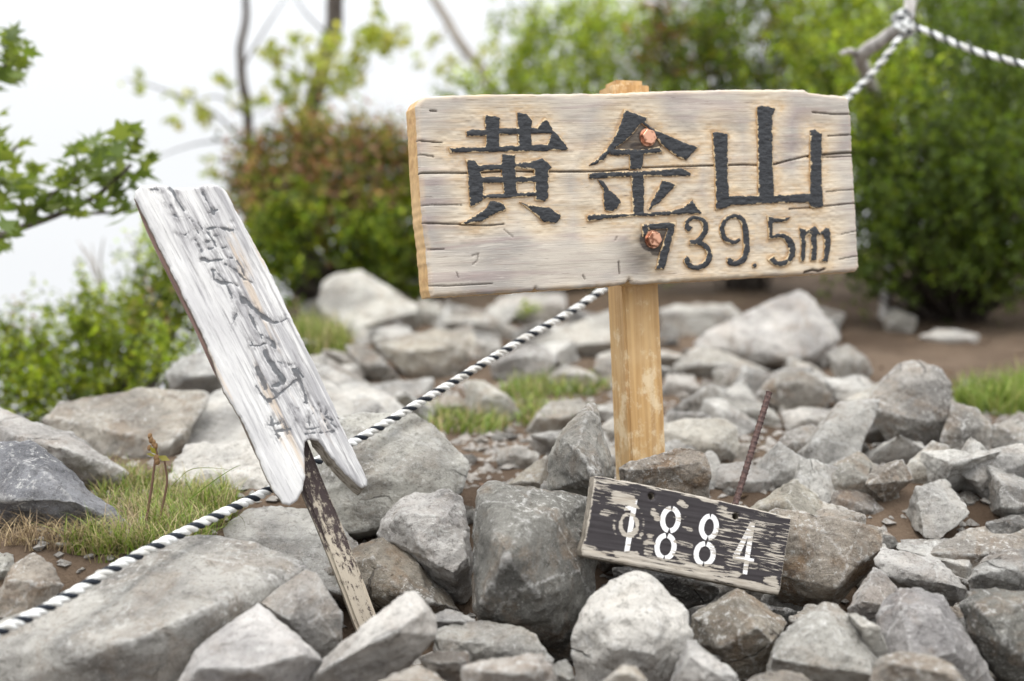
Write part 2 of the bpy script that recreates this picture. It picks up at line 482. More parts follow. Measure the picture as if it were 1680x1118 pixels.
# ------------------------------------------------------------------ wood
def mat_board():
    m = M('weathered_plank', 0.72, 0.25)
    v = m.obj((3, 3, 34)); vo = m.obj()
    wob = m.noise(m.obj((1, 1, 4)), 3, 2)
    grain = m.noise(v, 5, 6, 0.62, 0.5)
    fineg = m.noise(m.obj((3, 3, 160)), 3, 4, 0.7)
    patch = m.noise(m.obj((2.2, 2, 7)), 2.3, 4, 0.6)
    c = m.mix(m.ramp(patch, 0.38, 0.62), (0.325, 0.298, 0.272), (0.49, 0.44, 0.375))
    c = m.mix(m.ramp(grain, 0.52, 0.66, 0, 0.45), c, (0.38, 0.31, 0.28))
    c = m.mix(m.ramp(grain, 0.44, 0.3, 0, 0.6), c, (0.58, 0.535, 0.47))
    ring = m.noise(m.obj((0.7, 1, 13)), 2.2, 2, 0.5, 0.4)
    c = m.mix(m.math('MULTIPLY', m.ramp(ring, 0.50, 0.54), m.ramp(ring, 0.60, 0.55, 0, 0.42)), c, (0.27, 0.20, 0.20))
    fresh = m.math('MULTIPLY', m.attr('carve'), m.ramp(m.noise(m.obj((2, 1, 6)), 5, 4), 0.3, 0.6, 0.45, 1))
    c = m.mix(m.math('MULTIPLY', fresh, 0.8), c, m.mix(m.ramp(grain, .4, .65), (0.64, 0.54, 0.40), (0.50, 0.385, 0.255)))
    tan = m.math('MULTIPLY', m.attr('near'), m.ramp(m.noise(m.obj((1, 1, 1.7)), 34, 6, 0.75, 0.5), 0.40, 0.60))
    c = m.mix(m.math('MULTIPLY', tan, 0.6), c, m.mix(m.ramp(m.noise(m.obj((1, 1, 2.5)), 70, 4), 0.38, 0.6), (0.46, 0.295, 0.145), (0.58, 0.43, 0.26)))
    c = m.mix(m.math('MULTIPLY', m.attr('rimline'), m.ramp(m.noise(vo, 60, 3), .35, .6, .1, .6)), c, (0.34, 0.215, 0.11))
    edge = m.math('MULTIPLY', m.attr('edge'), m.ramp(m.noise(vo, 26, 3), 0.35, 0.65))
    c = m.mix(m.math('MULTIPLY', edge, 0.7), c, (0.60, 0.40, 0.20))
    c = m.mix(m.ramp(fineg, 0.54, 0.70, 0, 0.45), c, (0.25, 0.20, 0.17))
    hv = m.obj((9, 9, 170)); hair = m.noise(hv, 2.2, 5, 0.75, 0.25)
    c = m.mix(m.ramp(hair, 0.55, 0.68, 0, 0.5), c, (0.20, 0.155, 0.125))
    c = m.mix(m.ramp(hair, 0.44, 0.34, 0, 0.4), c, (0.66, 0.61, 0.53))
    chk = m.ramp(m.noise(m.obj((11, 11, 230)), 1.5, 3, 0.6), 0.665, 0.70)
    c = m.mix(m.math('MULTIPLY', chk, 0.75), c, (0.09, 0.065, 0.05))
    soot = m.math('MULTIPLY', m.attr('soot'), m.ramp(m.noise(m.obj((4, 1, 30)), 6, 4), 0.25, 0.6, 0.78, 1.0))
    c = m.mix(soot, c, (0.032, 0.026, 0.025))
    c = m.mix(m.attr('crack'), c, (0.035, 0.022, 0.015))
    h = m.math('ADD', m.math('MULTIPLY', grain, 0.6), m.math('MULTIPLY', fineg, 0.5))
    return m.done(c, m.bump(h, 0.4, 0.0025))

def mat_tan(name='tan_timber', axis='z', worn=0.5):
    m = M(name, 0.55, 0.35)
    sc = (70, 70, 2.2) if axis == 'z' else (2.2, 70, 70)
    g = m.noise(m.obj(sc), 1.2, 5, 0.6, 0.3); p = m.noise(m.obj((9, 9, 5)), 2, 4)
    c = m.mix(m.ramp(g, 0.3, 0.7), (0.34, 0.19, 0.07), (0.52, 0.33, 0.14))
    c = m.mix(m.ramp(p, 0.4, 0.7, 0, 0.5), c, (0.58, 0.41, 0.22))
    if worn:
        zz = m.n('SeparateXYZ'); m.put(zz.inputs[0], m.n('TexCoord').outputs['Object'])
        low = m.ramp(zz.outputs['Z'], -0.15, -0.5)
        w = m.ramp(m.math('ADD', m.noise(m.obj((1, 1, 0.7)), 34, 6, 0.72), m.math('MULTIPLY', low, 0.10)), 0.53, 0.68, 0, worn + 0.1)
        c = m.mix(w, c, (0.70, 0.585, 0.40))
    return m.done(c, m.bump(g, 0.35, 0.0015))

def mat_ink():
    m = M('worn_black_paint', 0.5, 0.4)
    v = m.obj((1, 1, 1.3))
    n1 = m.noise(v, 70, 6, 0.75); n2 = m.noise(v, 14, 3, 0.6)
    w = m.math('ADD', n1, m.math('ADD', m.math('MULTIPLY', m.attr('rim'), 0.21), m.math('MULTIPLY', m.math('SUBTRACT', n2, 0.5), 0.30)))
    wm = m.ramp(w, 0.66, 0.73)
    c = m.mix(m.noise(v, 200, 2), (0.012, 0.013, 0.016), (0.028, 0.03, 0.034))
    c = m.mix(wm, c, m.mix(n2, (0.42, 0.30, 0.16), (0.55, 0.44, 0.29)))
    return m.done(c, m.bump(m.noise(m.obj((2, 2, 14)), 30, 5, 0.7), 0.55, 0.0015))

# ================================================================== the summit signpost
BP = Plane(1050, 318, 2.16, 22, 5, 2.6)
TAN = mat_tan(); BOARD = mat_board(); INK = mat_ink()
TANEND = mat_tan('raw_timber_edge', 'x', 0)
def empty(name, label, cat, mw, group=None):
    o = bpy.data.objects.new(name, None); COL.objects.link(o); o.matrix_world = mw
    o.empty_display_size = 0.05
    o['label'] = label; o['category'] = cat
    if group: o['group'] = group
    return o
signpost = empty('signpost', 'wide weathered plank with raised black characters and 739.5m on a tan post', 'sign', BP.world())

LET = {}     # name: (crop, [polygons])
LET['yellow'] = [('A', p) for p in [
    [(385, 231), (400, 226), (436, 231), (461, 241), (455, 300), (460, 380), (392, 380), (394, 310)],
    [(540, 213), (585, 221), (612, 250), (606, 310), (612, 380), (545, 380), (543, 300)],
    [(299, 302), (330, 293), (390, 292), (560, 285), (632, 284), (672, 240), (708, 290), (700, 313), (560, 318), (460, 320), (400, 325), (305, 327)],
    [(219, 381), (400, 373), (690, 364), (690, 397), (400, 401), (225, 404)],
    [(672, 240), (690, 258), (710, 300), (740, 325), (782, 382), (778, 393), (676, 394), (683, 360), (700, 318)],
    [(470, 412), (532, 412), (535, 470), (467, 470)],
    [(300, 435), (345, 440), (362, 462), (470, 456), (530, 453), (622, 440), (660, 428), (705, 470), (690, 489), (620, 485), (530, 476), (460, 484), (388, 490), (360, 498), (316, 498)],
    [(305, 440), (352, 460), (372, 500), (384, 545), (382, 612), (376, 632), (330, 658), (317, 656), (312, 560)],
    [(622, 440), (690, 470), (688, 620), (668, 634), (626, 628), (624, 560)],
    [(316, 517), (470, 516), (690, 510), (688, 543), (474, 548), (322, 548)],
    [(465, 452), (530, 452), (536, 520), (543, 606), (482, 606), (472, 540)],
    [(378, 602), (480, 596), (632, 586), (650, 607), (500, 616), (380, 622)],
    [(412, 632), (430, 629), (470, 638), (493, 660), (488, 675), (440, 690), (380, 726), (300, 742), (274, 738), (345, 697), (398, 662)],
    [(550, 637), (600, 648), (690, 660), (746, 695), (748, 712), (722, 735), (668, 731), (622, 690)]]]
LET['gold'] = [('A', p) for p in [
    [(1045, 197), (1078, 212), (1153, 236), (1147, 258), (1122, 268), (1096, 300), (1050, 352), (1000, 385), (978, 402), (950, 440), (892, 465), (879, 463), (932, 420), (975, 370), (1012, 300), (1032, 255)],
    [(918, 530), (946, 536), (978, 582), (1020, 615), (1029, 640), (1012, 670), (985, 682), (955, 676), (946, 640), (947, 580)]]] + [('B', p) for p in [
    [(40, 225), (92, 236), (80, 260), (110, 285), (152, 305), (240, 345), (330, 378), (322, 392), (298, 412), (278, 440), (245, 432), (198, 398), (150, 358), (134, 330), (90, 285), (60, 262)],
    [(-86, 394), (-70, 387), (80, 388), (120, 380), (150, 375), (166, 404), (100, 411), (-50, 418), (-86, 412)],
    [(9, 405), (76, 405), (68, 483), (9, 483)],
    [(-182, 502), (-150, 497), (60, 490), (180, 482), (254, 475), (299, 500), (294, 515), (120, 515), (-60, 520), (-170, 530), (-182, 522)],
    [(18, 510), (78, 510), (78, 692), (22, 692)],
    [(165, 530), (232, 555), (210, 576), (150, 640), (106, 675), (94, 670), (130, 600)],
    [(-190, 702), (-170, 692), (0, 690), (180, 680), (255, 664), (305, 626), (349, 688), (340, 692), (160, 700), (0, 706), (-100, 715), (-190, 727)]]]
LET['mountain'] = [('B', p) for p in [
    [(399, 309), (420, 304), (471, 316), (471, 500), (480, 655), (470, 662), (415, 673), (411, 500)],
    [(607, 190), (630, 180), (696, 192), (682, 230), (683, 450), (691, 612), (615, 614), (612, 400)],
    [(857, 298), (880, 292), (915, 313), (912, 500), (920, 660), (866, 666), (850, 640), (858, 560)],
    [(440, 608), (620, 604), (860, 595), (916, 600), (918, 645), (860, 640), (700, 641), (480, 653), (440, 655)]]]
def strokes(*a):
    return [('B', ribbon(smooth_line(l), np.interp(np.linspace(0, 1, (len(l) - 1) * 6 + 1), np.linspace(0, 1, len(w)), w))) for l, w in a]
LET['seven'] = [('B', [(67, 741), (150, 735), (226, 729), (215, 790), (200, 850), (186, 900), (174, 952), (134, 952), (148, 890), (168, 825), (190, 764), (100, 765), (88, 795), (69, 799)])]
LET['three'] = strokes(([(297, 768), (280, 752), (282, 728), (305, 712), (340, 714), (362, 735), (364, 770), (345, 805), (315, 828)], [34, 24, 18, 22, 30, 26, 22]),
                       ([(292, 826), (340, 828), (372, 850), (386, 885), (370, 922), (335, 944), (298, 938), (278, 915), (290, 900)], [24, 24, 30, 30, 24, 24, 36]))
LET['nine'] = strokes(([(530, 812), (500, 826), (468, 815), (446, 785), (447, 745), (470, 712), (505, 702), (535, 715), (553, 755), (558, 810), (558, 870), (542, 908), (512, 925), (482, 920), (484, 900)], [14, 26, 26, 22, 24, 28, 30, 30, 24, 36]))
LET['dot'] = [('B', [(597 + 12 * math.cos(a), 935 + 11 * math.sin(a)) for a in np.linspace(0, 6.28, 10)[:-1]])]
LET['five'] = [('B', [(657, 698), (690, 712), (765, 707), (748, 728), (690, 734), (682, 745), (684, 800), (664, 812)])] + strokes(
    ([(668, 805), (700, 796), (735, 798), (764, 825), (775, 868), (758, 908), (722, 926), (690, 918), (674, 895)], [14, 24, 34, 34, 28, 24, 40]))
LET['metre'] = [('B', p) for p in [
    [(806, 757), (838, 760), (840, 840), (833, 918), (812, 918), (816, 850)],
    [(812, 757), (838, 768), (862, 757), (880, 748), (898, 766), (905, 778), (930, 756), (948, 756), (955, 780), (935, 792), (905, 790), (880, 796), (850, 790), (836, 800)],
    [(858, 775), (892, 775), (893, 850), (888, 912), (860, 915), (865, 850)],
    [(918, 775), (955, 775), (955, 850), (942, 918), (905, 915), (921, 900), (926, 850)]]]
LETP = {k: [BP.poly(cr(c, p)) for c, p in v] for k, v in LET.items()}
ALLL = [p for v in LETP.values() for p in v]

def front_outline():
    a = cr('A', [(64, 185), (86, 152), (112, 136), (330, 128), (600, 126), (1000, 122)])
    b = cr('B', [(130, 113), (400, 106), (700, 104), (834, 105), (852, 120), (940, 128), (1030, 135), (1043, 150), (1046, 190), (1055, 240), (1060, 400), (1072, 620), (1085, 830), (1092, 940), (1080, 962)])
    c = cr('B', [(830, 975), (600, 988), (300, 1006), (40, 1024)]) + cr('A', [(1078, 1018), (1068, 1000), (1056, 1020), (1000, 1030), (700, 1048), (640, 1052), (628, 1040), (616, 1055), (400, 1068), (140, 1082), (131, 1050), (115, 850), (100, 740), (82, 510), (72, 300)])
    return BP.poly(a + b + c)
CRK = [('A', [(62, 512), (85, 502), (300, 500), (470, 493), (700, 492), (870, 490), (1100, 482)], 1.0, 1),
       ('B', [(30, 474), (200, 468), (400, 465), (560, 462), (700, 455), (800, 432), (862, 416)], 1.0, 1), ('B', [(855, 418), (905, 412), (1000, 408), (1065, 404)], 1.7, 1),
       ('B', [(870, 428), (1060, 418)], 0.7, .8),
       ('A', [(80, 735), (130, 738), (270, 740), (400, 742), (480, 739)], .9, .9), ('A', [(60, 342), (125, 350), (190, 357)], .7, .8),
       ('A', [(80, 410), (150, 421)], .7, .7), ('A', [(82, 655), (140, 650), (280, 650)], .6, .6), ('A', [(130, 1030), (200, 1032), (420, 1020)], .7, .7),
       ('A', [(122, 858), (200, 858)], .5, .6), ('B', [(870, 212), (960, 221), (1053, 222)], .9, .9), ('B', [(945, 326), (1055, 319)], .8, .9),
       ('B', [(688, 455), (760, 440)], .6, .8), ('B', [(760, 668), (880, 660), (1074, 641)], .8, .9), ('B', [(935, 586), (1066, 575)], .6, .7),
       ('B', [(840, 966), (875, 955), (905, 960), (930, 950)], 1.6, 1), ('B', [(1000, 905), (1085, 890)], .5, .6), ('B', [(1010, 785), (1082, 770)], .5, .6),
       ('A', [(1021, 920), (1025, 975)], 1.0, .7), ('A', [(330, 890), (360, 880), (356, 910), (335, 930)], .7, .4), ('A', [(1000, 815), (1008, 800)], .8, .4),
       ('A', [(850, 985), (858, 1000)], 1.2, .5), ('A', [(130, 205), (160, 208)], .8, .8), ('A', [(255, 968), (262, 990)], .6, .5), ('A', [(480, 765), (520, 800)], .8, .35)]
SOOT = [BP.loc(*cr('B', [(105, 815)])[0]), BP.loc(*cr('B', [(95, 330)])[0])]
STAIN = [(BP.poly(cr('B', [(62, 268), (140, 312), (158, 372), (80, 388), (-80, 388), (-20, 330), (30, 285)])), .58), (BP.poly(cr('B', [(95, 765), (192, 765), (150, 885), (120, 880), (70, 800)])), .64)]
def board_front(X, d):
    dl = poly_dist(X, ALLL)
    ins = np.zeros(len(X), bool)
    for p in ALLL: ins |= inside(p, X)
    dl[ins] = 0
    q = np.column_stack([X * 60, np.zeros(len(X))])
    dn = dl + 0.004 * noise(q, 3)
    rec = 1 - sstep(0.004, 0.044, dl + 0.008 * noise(q * .35, 13))
    carve = 1 - sstep(0.001, 0.019, dl + 0.009 * noise(q * .5, 8)); rimline = (1 - sstep(0.0005, 0.0035, dn)) * (dl > 0)
    y = 0.0024 * rec + 0.00045 * rec * noise(np.column_stack([X[:, 0] * 130, X[:, 1] * 260, np.zeros(len(X))]), 4)
    y = y + 0.0014 * fbm(np.column_stack([X[:, 0] * 7, X[:, 1] * 34, np.zeros(len(X))]), 21, 3)
    crack = np.zeros(len(X))
    for c, l, w, a in CRK:
        ll = densify(BP.poly(cr(c, l)), 0.012, 0.0011, int(w * 50), closed=False)
        dd = line_dist(X, ll)
        crack = np.maximum(crack, a * (1 - sstep(0.0004, 0.0020 * w, dd)))
    y = y + 0.004 * crack
    s = X - np.array(SOOT[0]); s1 = np.exp(-((s[:, 0] / 0.021) ** 2 + (s[:, 1] / 0.017) ** 2))
    s2 = np.exp(-(((s[:, 0] + 0.016) / 0.034) ** 2 + ((s[:, 1] + 0.026) / 0.028) ** 2)) * 0.5
    t = X - np.array(SOOT[1]); s3 = np.exp(-((t / 0.017) ** 2).sum(1)) * 0.95
    s4 = np.exp(-(((t[:, 0] + 0.016) / 0.026) ** 2 + ((t[:, 1] + 0.014) / 0.012) ** 2)) * 0.85
    rb = np.minimum(np.hypot(s[:, 0], s[:, 1]), np.hypot(t[:, 0], t[:, 1])); s5 = 1.6 * (1 - sstep(.0142, .0185, rb))
    soot = np.clip(np.maximum.reduce([s1, s2, s3, s4, s5]), 0, 1)
    for pg, a_ in STAIN:
        dd = poly_dist(X, [pg], .02); dd[inside(pg, X)] = 0
        soot = np.maximum(soot, a_ * (1 - sstep(0.0, 0.004, dd)))
    soot = np.clip(soot * 1.5, 0, .97)
    edge = .5 * (1 - sstep(0.0, 0.010, d))
    return y, dict(carve=1 - sstep(0.008, 0.046, dl + 0.010 * noise(q * .4, 18)), near=carve, rimline=rimline, crack=crack, soot=soot, edge=edge)
V, F, at, mi = plate([front_outline()], 0.0017, 0.047, 0.006, board_front, wob=0.0007, seed=3)
board = link('board', mesh_np('board', V, F, [BOARD, TANEND], attrs=at, mat_idx=mi), signpost)
def rim_front(X, d):
    q = np.column_stack([X[:, 0] * 90, X[:, 1] * 220, np.zeros(len(X))])
    return 0.0005 * noise(q, 6) + 0.0004 * noise(q * 3, 7), dict(rim=1 - sstep(0.0003, 0.0035, d))
for k, polys in LETP.items():
    V, F, at, mi = plate(polys, 0.0017, 0.0075, 0.0011, rim_front, wob=0.0006, seed=11, back=False, y0=-0.0008)
    link('numeral' if k in ('seven', 'three', 'nine', 'five') else 'decimal_point' if k == 'dot' else 'character', mesh_np('letter', V, F, [INK, TANEND], attrs=at, mat_idx=mi), board)
# copper hexagon bolts
m = M('copper_bolt', 0.38, 0.5); v = m.obj()
BOLT = m.done(m.mix(m.ramp(m.noise(v, 95, 4, .6), 0.42, 0.62), (0.66, 0.36, 0.24), (0.20, 0.085, 0.05)), m.bump(m.noise(v, 120, 3), 0.3, 0.001), metal=0.8)
for c, p in (('B', (95, 331)), ('B', (120, 811))):
    bx, bz = BP.loc(*cr(c, [p])[0])
    bm = bmesh.new(); bmesh.ops.create_cone(bm, cap_ends=True, segments=6, radius1=0.0118, radius2=0.0122, depth=0.008)
    bmesh.ops.bevel(bm, geom=bm.edges[:], offset=0.0017, segments=3, affect='EDGES', profile=0.6)
    bmesh.ops.create_cone(bm, cap_ends=True, segments=24, radius1=0.0142, radius2=0.0136, depth=0.002, matrix=Matrix.Translation((0, 0, -0.0045)))
    bmesh.ops.rotate(bm, verts=bm.verts, matrix=Matrix.Rotation(math.pi / 2, 3, 'X') @ Matrix.Rotation(0.3, 3, 'Z'))
    bmesh.ops.translate(bm, verts=bm.verts, vec=(bx, -0.003, bz))
    me = bpy.data.meshes.new('bolt'); bm.to_mesh(me); bm.free(); me.materials.append(BOLT)
    link('bolt', me, board)
# the post
pxm = BP.loc(1057.5, 600, 0.047)[0]; ztop = BP.loc(1035, 130, 0.047)[1]
bm = bmesh.new(); hw, dp = 0.0315, 0.056
bmesh.ops.create_cube(bm, size=1.0, matrix=Matrix.Translation((pxm, 0.0475 + dp / 2, (ztop - 0.75) / 2)) @ Matrix.Diagonal((hw * 2, dp, ztop + 0.75, 1)))
bmesh.ops.bevel(bm, geom=[e for e in bm.edges if all(v.co.z > ztop - 1e-4 for v in e.verts)], offset=0.009, segments=2, affect='EDGES')
bmesh.ops.bevel(bm, geom=[e for e in bm.edges if abs(e.verts[0].co.z - e.verts[1].co.z) > 0.5], offset=0.004, segments=3, affect='EDGES')
me = bpy.data.meshes.new('post'); bm.to_mesh(me); bm.free(); me.materials.append(TAN)
for p in me.polygons: p.use_smooth = False
pv = BP.loc(1057.5, 600, 0.047)[1]; th = math.radians(2.0)
po = link('post', me, signpost); po.rotation_euler = (0, th, 0); po.location = (pxm - (pxm * math.cos(th) + pv * math.sin(th)), 0, pv - (-pxm * math.sin(th) + pv * math.cos(th)))

# ================================================================== the leaning forked sign
LP = Plane(405, 560, 1.97, 16, 8, 25.5)
def mat_bleached():
    m = M('bleached_wood', 0.78, 0.2)
    g = m.noise(m.obj((34, 34, 1.8)), 3.2, 6, 0.68, 0.5); g2 = m.noise(m.obj((120, 120, 5)), 2.4, 5, 0.7); p = m.noise(m.obj((9, 9, 3)), 3, 5, .6)
    wz = m.attr('weather')
    c = m.mix(m.ramp(p, 0.35, 0.65), (0.55, 0.54, 0.538), (0.69, 0.68, 0.665))
    c = m.mix(m.ramp(m.math('ADD', g, m.math('MULTIPLY', wz, .10)), 0.54, 0.68, 0, 0.62), c, (0.28, 0.272, 0.285))
    c = m.mix(m.ramp(m.noise(m.obj((22, 22, 2.4)), 2, 4), 0.57, 0.68, 0, 0.6), c, (0.58, 0.45, 0.32))
    c = m.mix(m.ramp(m.math('ADD', g2, m.math('MULTIPLY', wz, .05)), 0.55, 0.72, 0, 0.7), c, (0.19, 0.18, 0.185))
    br = m.noise(m.obj((150, 150, 36)), 1.3, 7, 0.8)
    st = m.ramp(m.math('SUBTRACT', m.attr('stroke'), m.math('MULTIPLY', br, 1.08)), -0.07, 0.0)
    c = m.mix(m.math('MULTIPLY', st, 0.85), c, m.mix(g2, (0.03, 0.036, 0.045), (0.15, 0.16, 0.17)))
    halo = m.math('MULTIPLY', m.attr('rough'), m.ramp(m.noise(m.obj((110, 110, 30)), 1.9, 6, 0.75), 0.48, 0.56))
    c = m.mix(m.math('MULTIPLY', halo, 0.6), c, (0.16, 0.155, 0.16))
    h = m.math('ADD', m.math('MULTIPLY', g, 0.6), m.math('MULTIPLY', g2, 0.7))
    return m.done(c, m.bump(h, 0.7, 0.003))
def mat_end():
    m = M('grey_end_grain', 0.85, 0.2)
    w = m.noise(m.obj((30, 260, 60)), 1.2, 4, 0.6, 0.6)
    return m.done(m.mix(m.ramp(w, 0.35, 0.6), (0.10, 0.085, 0.065), (0.27, 0.24, 0.20)), m.bump(w, 0.5, 0.002))
BLEACH = mat_bleached(); ENDG = mat_end()
lout = cr('S', [(60, 96), (64, 66), (90, 42), (150, 38), (222, 44), (232, 52), (300, 50), (352, 46), (372, 38), (440, 40), (468, 58), (492, 88), (520, 150), (600, 290), (700, 472), (790, 672), (880, 850), (950, 1000), (1000, 1110)]) + \
    cr('T', [(488, 128), (552, 262), (600, 362), (624, 412), (622, 440), (600, 452), (570, 428), (516, 380), (450, 302), (410, 248), (398, 234), (362, 226), (338, 238), (334, 270), (337, 340), (338, 402), (326, 460), (302, 508), (265, 530), (237, 520), (200, 476), (165, 410), (60, 160)]) + \
    cr('S', [(470, 990), (380, 745), (250, 480), (120, 215)])
LOUT = LP.poly(lout)
STK = [('S', l, w, a) for l, w, a in [
    ([(224, 48), (250, 100), (300, 180), (332, 218)], 13, 1), ([(372, 78), (405, 150), (415, 172)], 22, .85), ([(132, 60), (180, 63)], 7, .8), ([(190, 122), (245, 138)], 4, .6),
    ([(240, 178), (262, 186), (285, 184)], 7, .7), ([(248, 262), (292, 270), (340, 240)], 8, .9), ([(330, 215), (352, 260)], 16, .9), ([(352, 215), (372, 240)], 10, .8), ([(340, 290), (368, 338)], 20, .8),
    ([(390, 236), (440, 230), (512, 246)], 9, 1), ([(400, 172), (435, 158)], 7, .8), ([(505, 212), (512, 246)], 6, .6), ([(388, 250), (420, 300), (448, 352)], 11, .8),
    ([(418, 272), (452, 272)], 6, .7), ([(452, 326), (472, 322)], 10, .9), ([(405, 332), (425, 328)], 9, .8), ([(385, 300), (410, 292)], 6, .7), ([(372, 380), (405, 388), (440, 380), (512, 372)], 8, 1), ([(482, 372), (510, 372)], 13, 1),
    ([(470, 400), (520, 430), (560, 470), (602, 492)], 11, .9), ([(520, 380), (550, 420), (562, 455)], 13, .7), ([(415, 430), (422, 470), (445, 486), (500, 490), (532, 505)], 11, .9), ([(430, 430), (470, 480)], 14, .6), ([(478, 500), (505, 560)], 9, .6),
    ([(538, 538), (548, 580), (575, 580)], 10, .9), ([(556, 552), (612, 610), (640, 632), (690, 668), (730, 668), (750, 655)], 13, 1), ([(520, 560), (528, 620), (495, 700)], 7, .6), ([(528, 610), (545, 635)], 9, .8),
    ([(590, 640), (612, 690), (645, 740)], 13, .7), ([(588, 772), (630, 775), (650, 762), (700, 788)], 9, 1), ([(640, 728), (690, 755), (704, 785)], 15, .75), ([(590, 745), (605, 775)], 7, .7),
    ([(658, 800), (690, 860), (738, 932)], 33, 1), ([(622, 880), (640, 920), (662, 965)], 33, .95), ([(790, 890), (822, 950), (850, 1035)], 26, .95), ([(800, 880), (830, 920)], 14, .6),
    ([(615, 960), (640, 1000), (672, 1030), (690, 1026), (740, 985), (800, 935)], 7, 1), ([(668, 1028), (690, 1026)], 12, 1), ([(690, 960), (740, 945)], 14, .7), ([(720, 850), (790, 870)], 5, .5), ([(690, 975), (712, 1000)], 24, .7), ([(825, 1035), (860, 1040)], 7, .9)]] + \
    [('T', l, w, a) for l, w, a in [
    ([(180, 125), (195, 180), (212, 222)], 13, .7), ([(160, 160), (240, 148)], 8, .6), ([(200, 192), (272, 180)], 9, .7), ([(232, 130), (262, 196)], 8, .6), ([(278, 75), (300, 150)], 11, .6), ([(262, 100), (305, 90)], 7, .6),
    ([(330, 182), (368, 182), (402, 172)], 10, .7), ([(338, 204), (400, 196), (470, 184)], 9, .8), ([(350, 110), (352, 165)], 8, .6), ([(395, 70), (420, 130), (440, 178)], 12, .95), ([(370, 110), (420, 120), (462, 138)], 11, .8),
    ([(440, 95), (400, 150)], 10, .8), ([(450, 150), (480, 170)], 10, .8), ([(378, 80), (400, 100)], 9, .7), ([(330, 150), (372, 152)], 7, .6), ([(196, 205), (220, 212)], 14, .7)]]
def left_front(X, d):
    stroke = np.zeros(len(X)); rough = np.zeros(len(X)); y = np.zeros(len(X))
    n3 = noise(np.column_stack([X * 210, np.zeros(len(X))]), 5)
    n4 = noise(np.column_stack([X[:, 0] * 90, X[:, 1] * 40, np.zeros(len(X))]), 15)
    for i, (c, l, w, a) in enumerate(STK):
        ll = densify(LP.poly(cr(c, l)), 0.006, 0.0016, i, closed=False)
        hw = 0.5 * w / 2.795 / FPX * 1.97 * 0.82
        dd = line_dist(X, ll) + n3 * 0.0012 + n4 * 0.0016
        k = a * (1 - sstep(hw * .55, hw + 0.0008, dd))
        stroke = np.maximum(stroke, k)
        rough = np.maximum(rough, 1 - sstep(hw, hw + 0.008, dd))
    q = np.column_stack([X[:, 0] * 150, X[:, 1] * 24, np.zeros(len(X))])
    flake = np.clip(noise(np.column_stack([X[:, 0] * 330, X[:, 1] * 120, np.zeros(len(X))]), 41), -.2, 1)
    y = 0.0014 * stroke * (.5 + .8 * np.abs(n4))  + 0.0011 * rough * flake + 0.0009 * fbm(q, 17, 3) + 0.0022 * fbm(np.column_stack([X * 14, np.zeros(len(X))]), 33, 2)
    weather = sstep(-.05, .02, X[:, 0] + .02 * noise(np.column_stack([X * 12, np.zeros(len(X))]), 3))
    return y, dict(stroke=stroke, rough=rough, weather=weather)
tipx = LP.loc(*cr('T', [(500, 350)])[0])
def lshift(B):
    """the fork's inner faces are cut at a slant, so the back of the far prong reaches further in"""
    c = LP.loc(*cr('T', [(480, 340)])[0]); r = B - np.array(c)
    a = LP.loc(*cr('T', [(402, 240)])[0]); b = LP.loc(*cr('T', [(600, 452)])[0])
    dd = line_dist(B, [a, b])
    w = (1 - sstep(0.002, 0.012, dd))
    return np.column_stack([-0.008 * w, -0.007 * w])
V, F, at, mi = plate([LOUT], 0.0015, 0.019, 0.004, left_front, wob=0.0007, seed=8, shift=lshift)
leansign = empty('leaning_sign', 'narrow bleached plank with a forked lower end tilting over on a peeling stake', 'sign', LP.world())
link('plank', mesh_np('plank', V, F, [BLEACH, ENDG], attrs=at, mat_idx=mi), leansign)
# the thin backing strip that shows along its edge
m = M('dark_red_strip', 0.8, 0.2); g = m.noise(m.obj((50, 50, 3)), 3, 4)
STRIP = m.done(m.mix(m.ramp(g, .35, .65), (0.10, 0.07, 0.065), (0.30, 0.20, 0.17)))
pl = LP.poly(cr('S', [(56, 100), (110, 240), (175, 380), (245, 520), (330, 690), (420, 890), (540, 1110)]) + cr('T', [(112, 300), (118, 300), (130, 296)]) + cr('S', [(600, 1080), (400, 700), (200, 290), (90, 100)]), 0.0195)
V, F, at, mi = plate([pl], 0.006, 0.007, 0.001, lambda X, d: (np.zeros(len(X)), {}), seed=4, y0=0.0195)
link('backing_strip', mesh_np('backing_strip', V, F, [STRIP, STRIP], mat_idx=mi), leansign)
# stake
def mat_stake():
    m = M('peeling_brown_stake', 0.7, 0.3)
    zz = m.n('SeparateXYZ'); m.put(zz.inputs[0], m.n('TexCoord').outputs['Object'])
    low = m.ramp(zz.outputs['Z'], -0.10, -0.33, -0.035, 0.13)
    n1 = m.noise(m.obj((1, 1, 0.45)), 150, 7, 0.85); g = m.noise(m.obj((60, 60, 3)), 2, 4)
    w = m.ramp(m.math('ADD', m.math('ADD', n1, low), m.math('MULTIPLY', m.math('SUBTRACT', g, .5), .35)), 0.53, 0.57)
    c = m.mix(m.noise(m.obj(), 90, 3), (0.045, 0.032, 0.032), (0.085, 0.062, 0.06))
    c = m.mix(w, c, m.mix(g, (0.42, 0.365, 0.30), (0.60, 0.525, 0.41)))
    return m.done(c, m.bump(m.math('ADD', m.math('MULTIPLY', w, -0.8), g), 0.5, 0.0015))
STAKE = mat_stake()
a0, a1 = LP.loc(452, 640, 0.020), LP.loc(608, 1030, 0.020)
da = np.array(a1) - np.array(a0); L = np.linalg.norm(da); ang = math.atan2(da[0], -da[1])
bm = bmesh.new(); sw = 0.0165
bmesh.ops.create_cube(bm, size=1.0, matrix=Matrix.Translation((0, 0.0275 + sw * .9, -L / 2)) @ Matrix.Diagonal((sw * 2, sw * 1.8, L + .12, 1)))
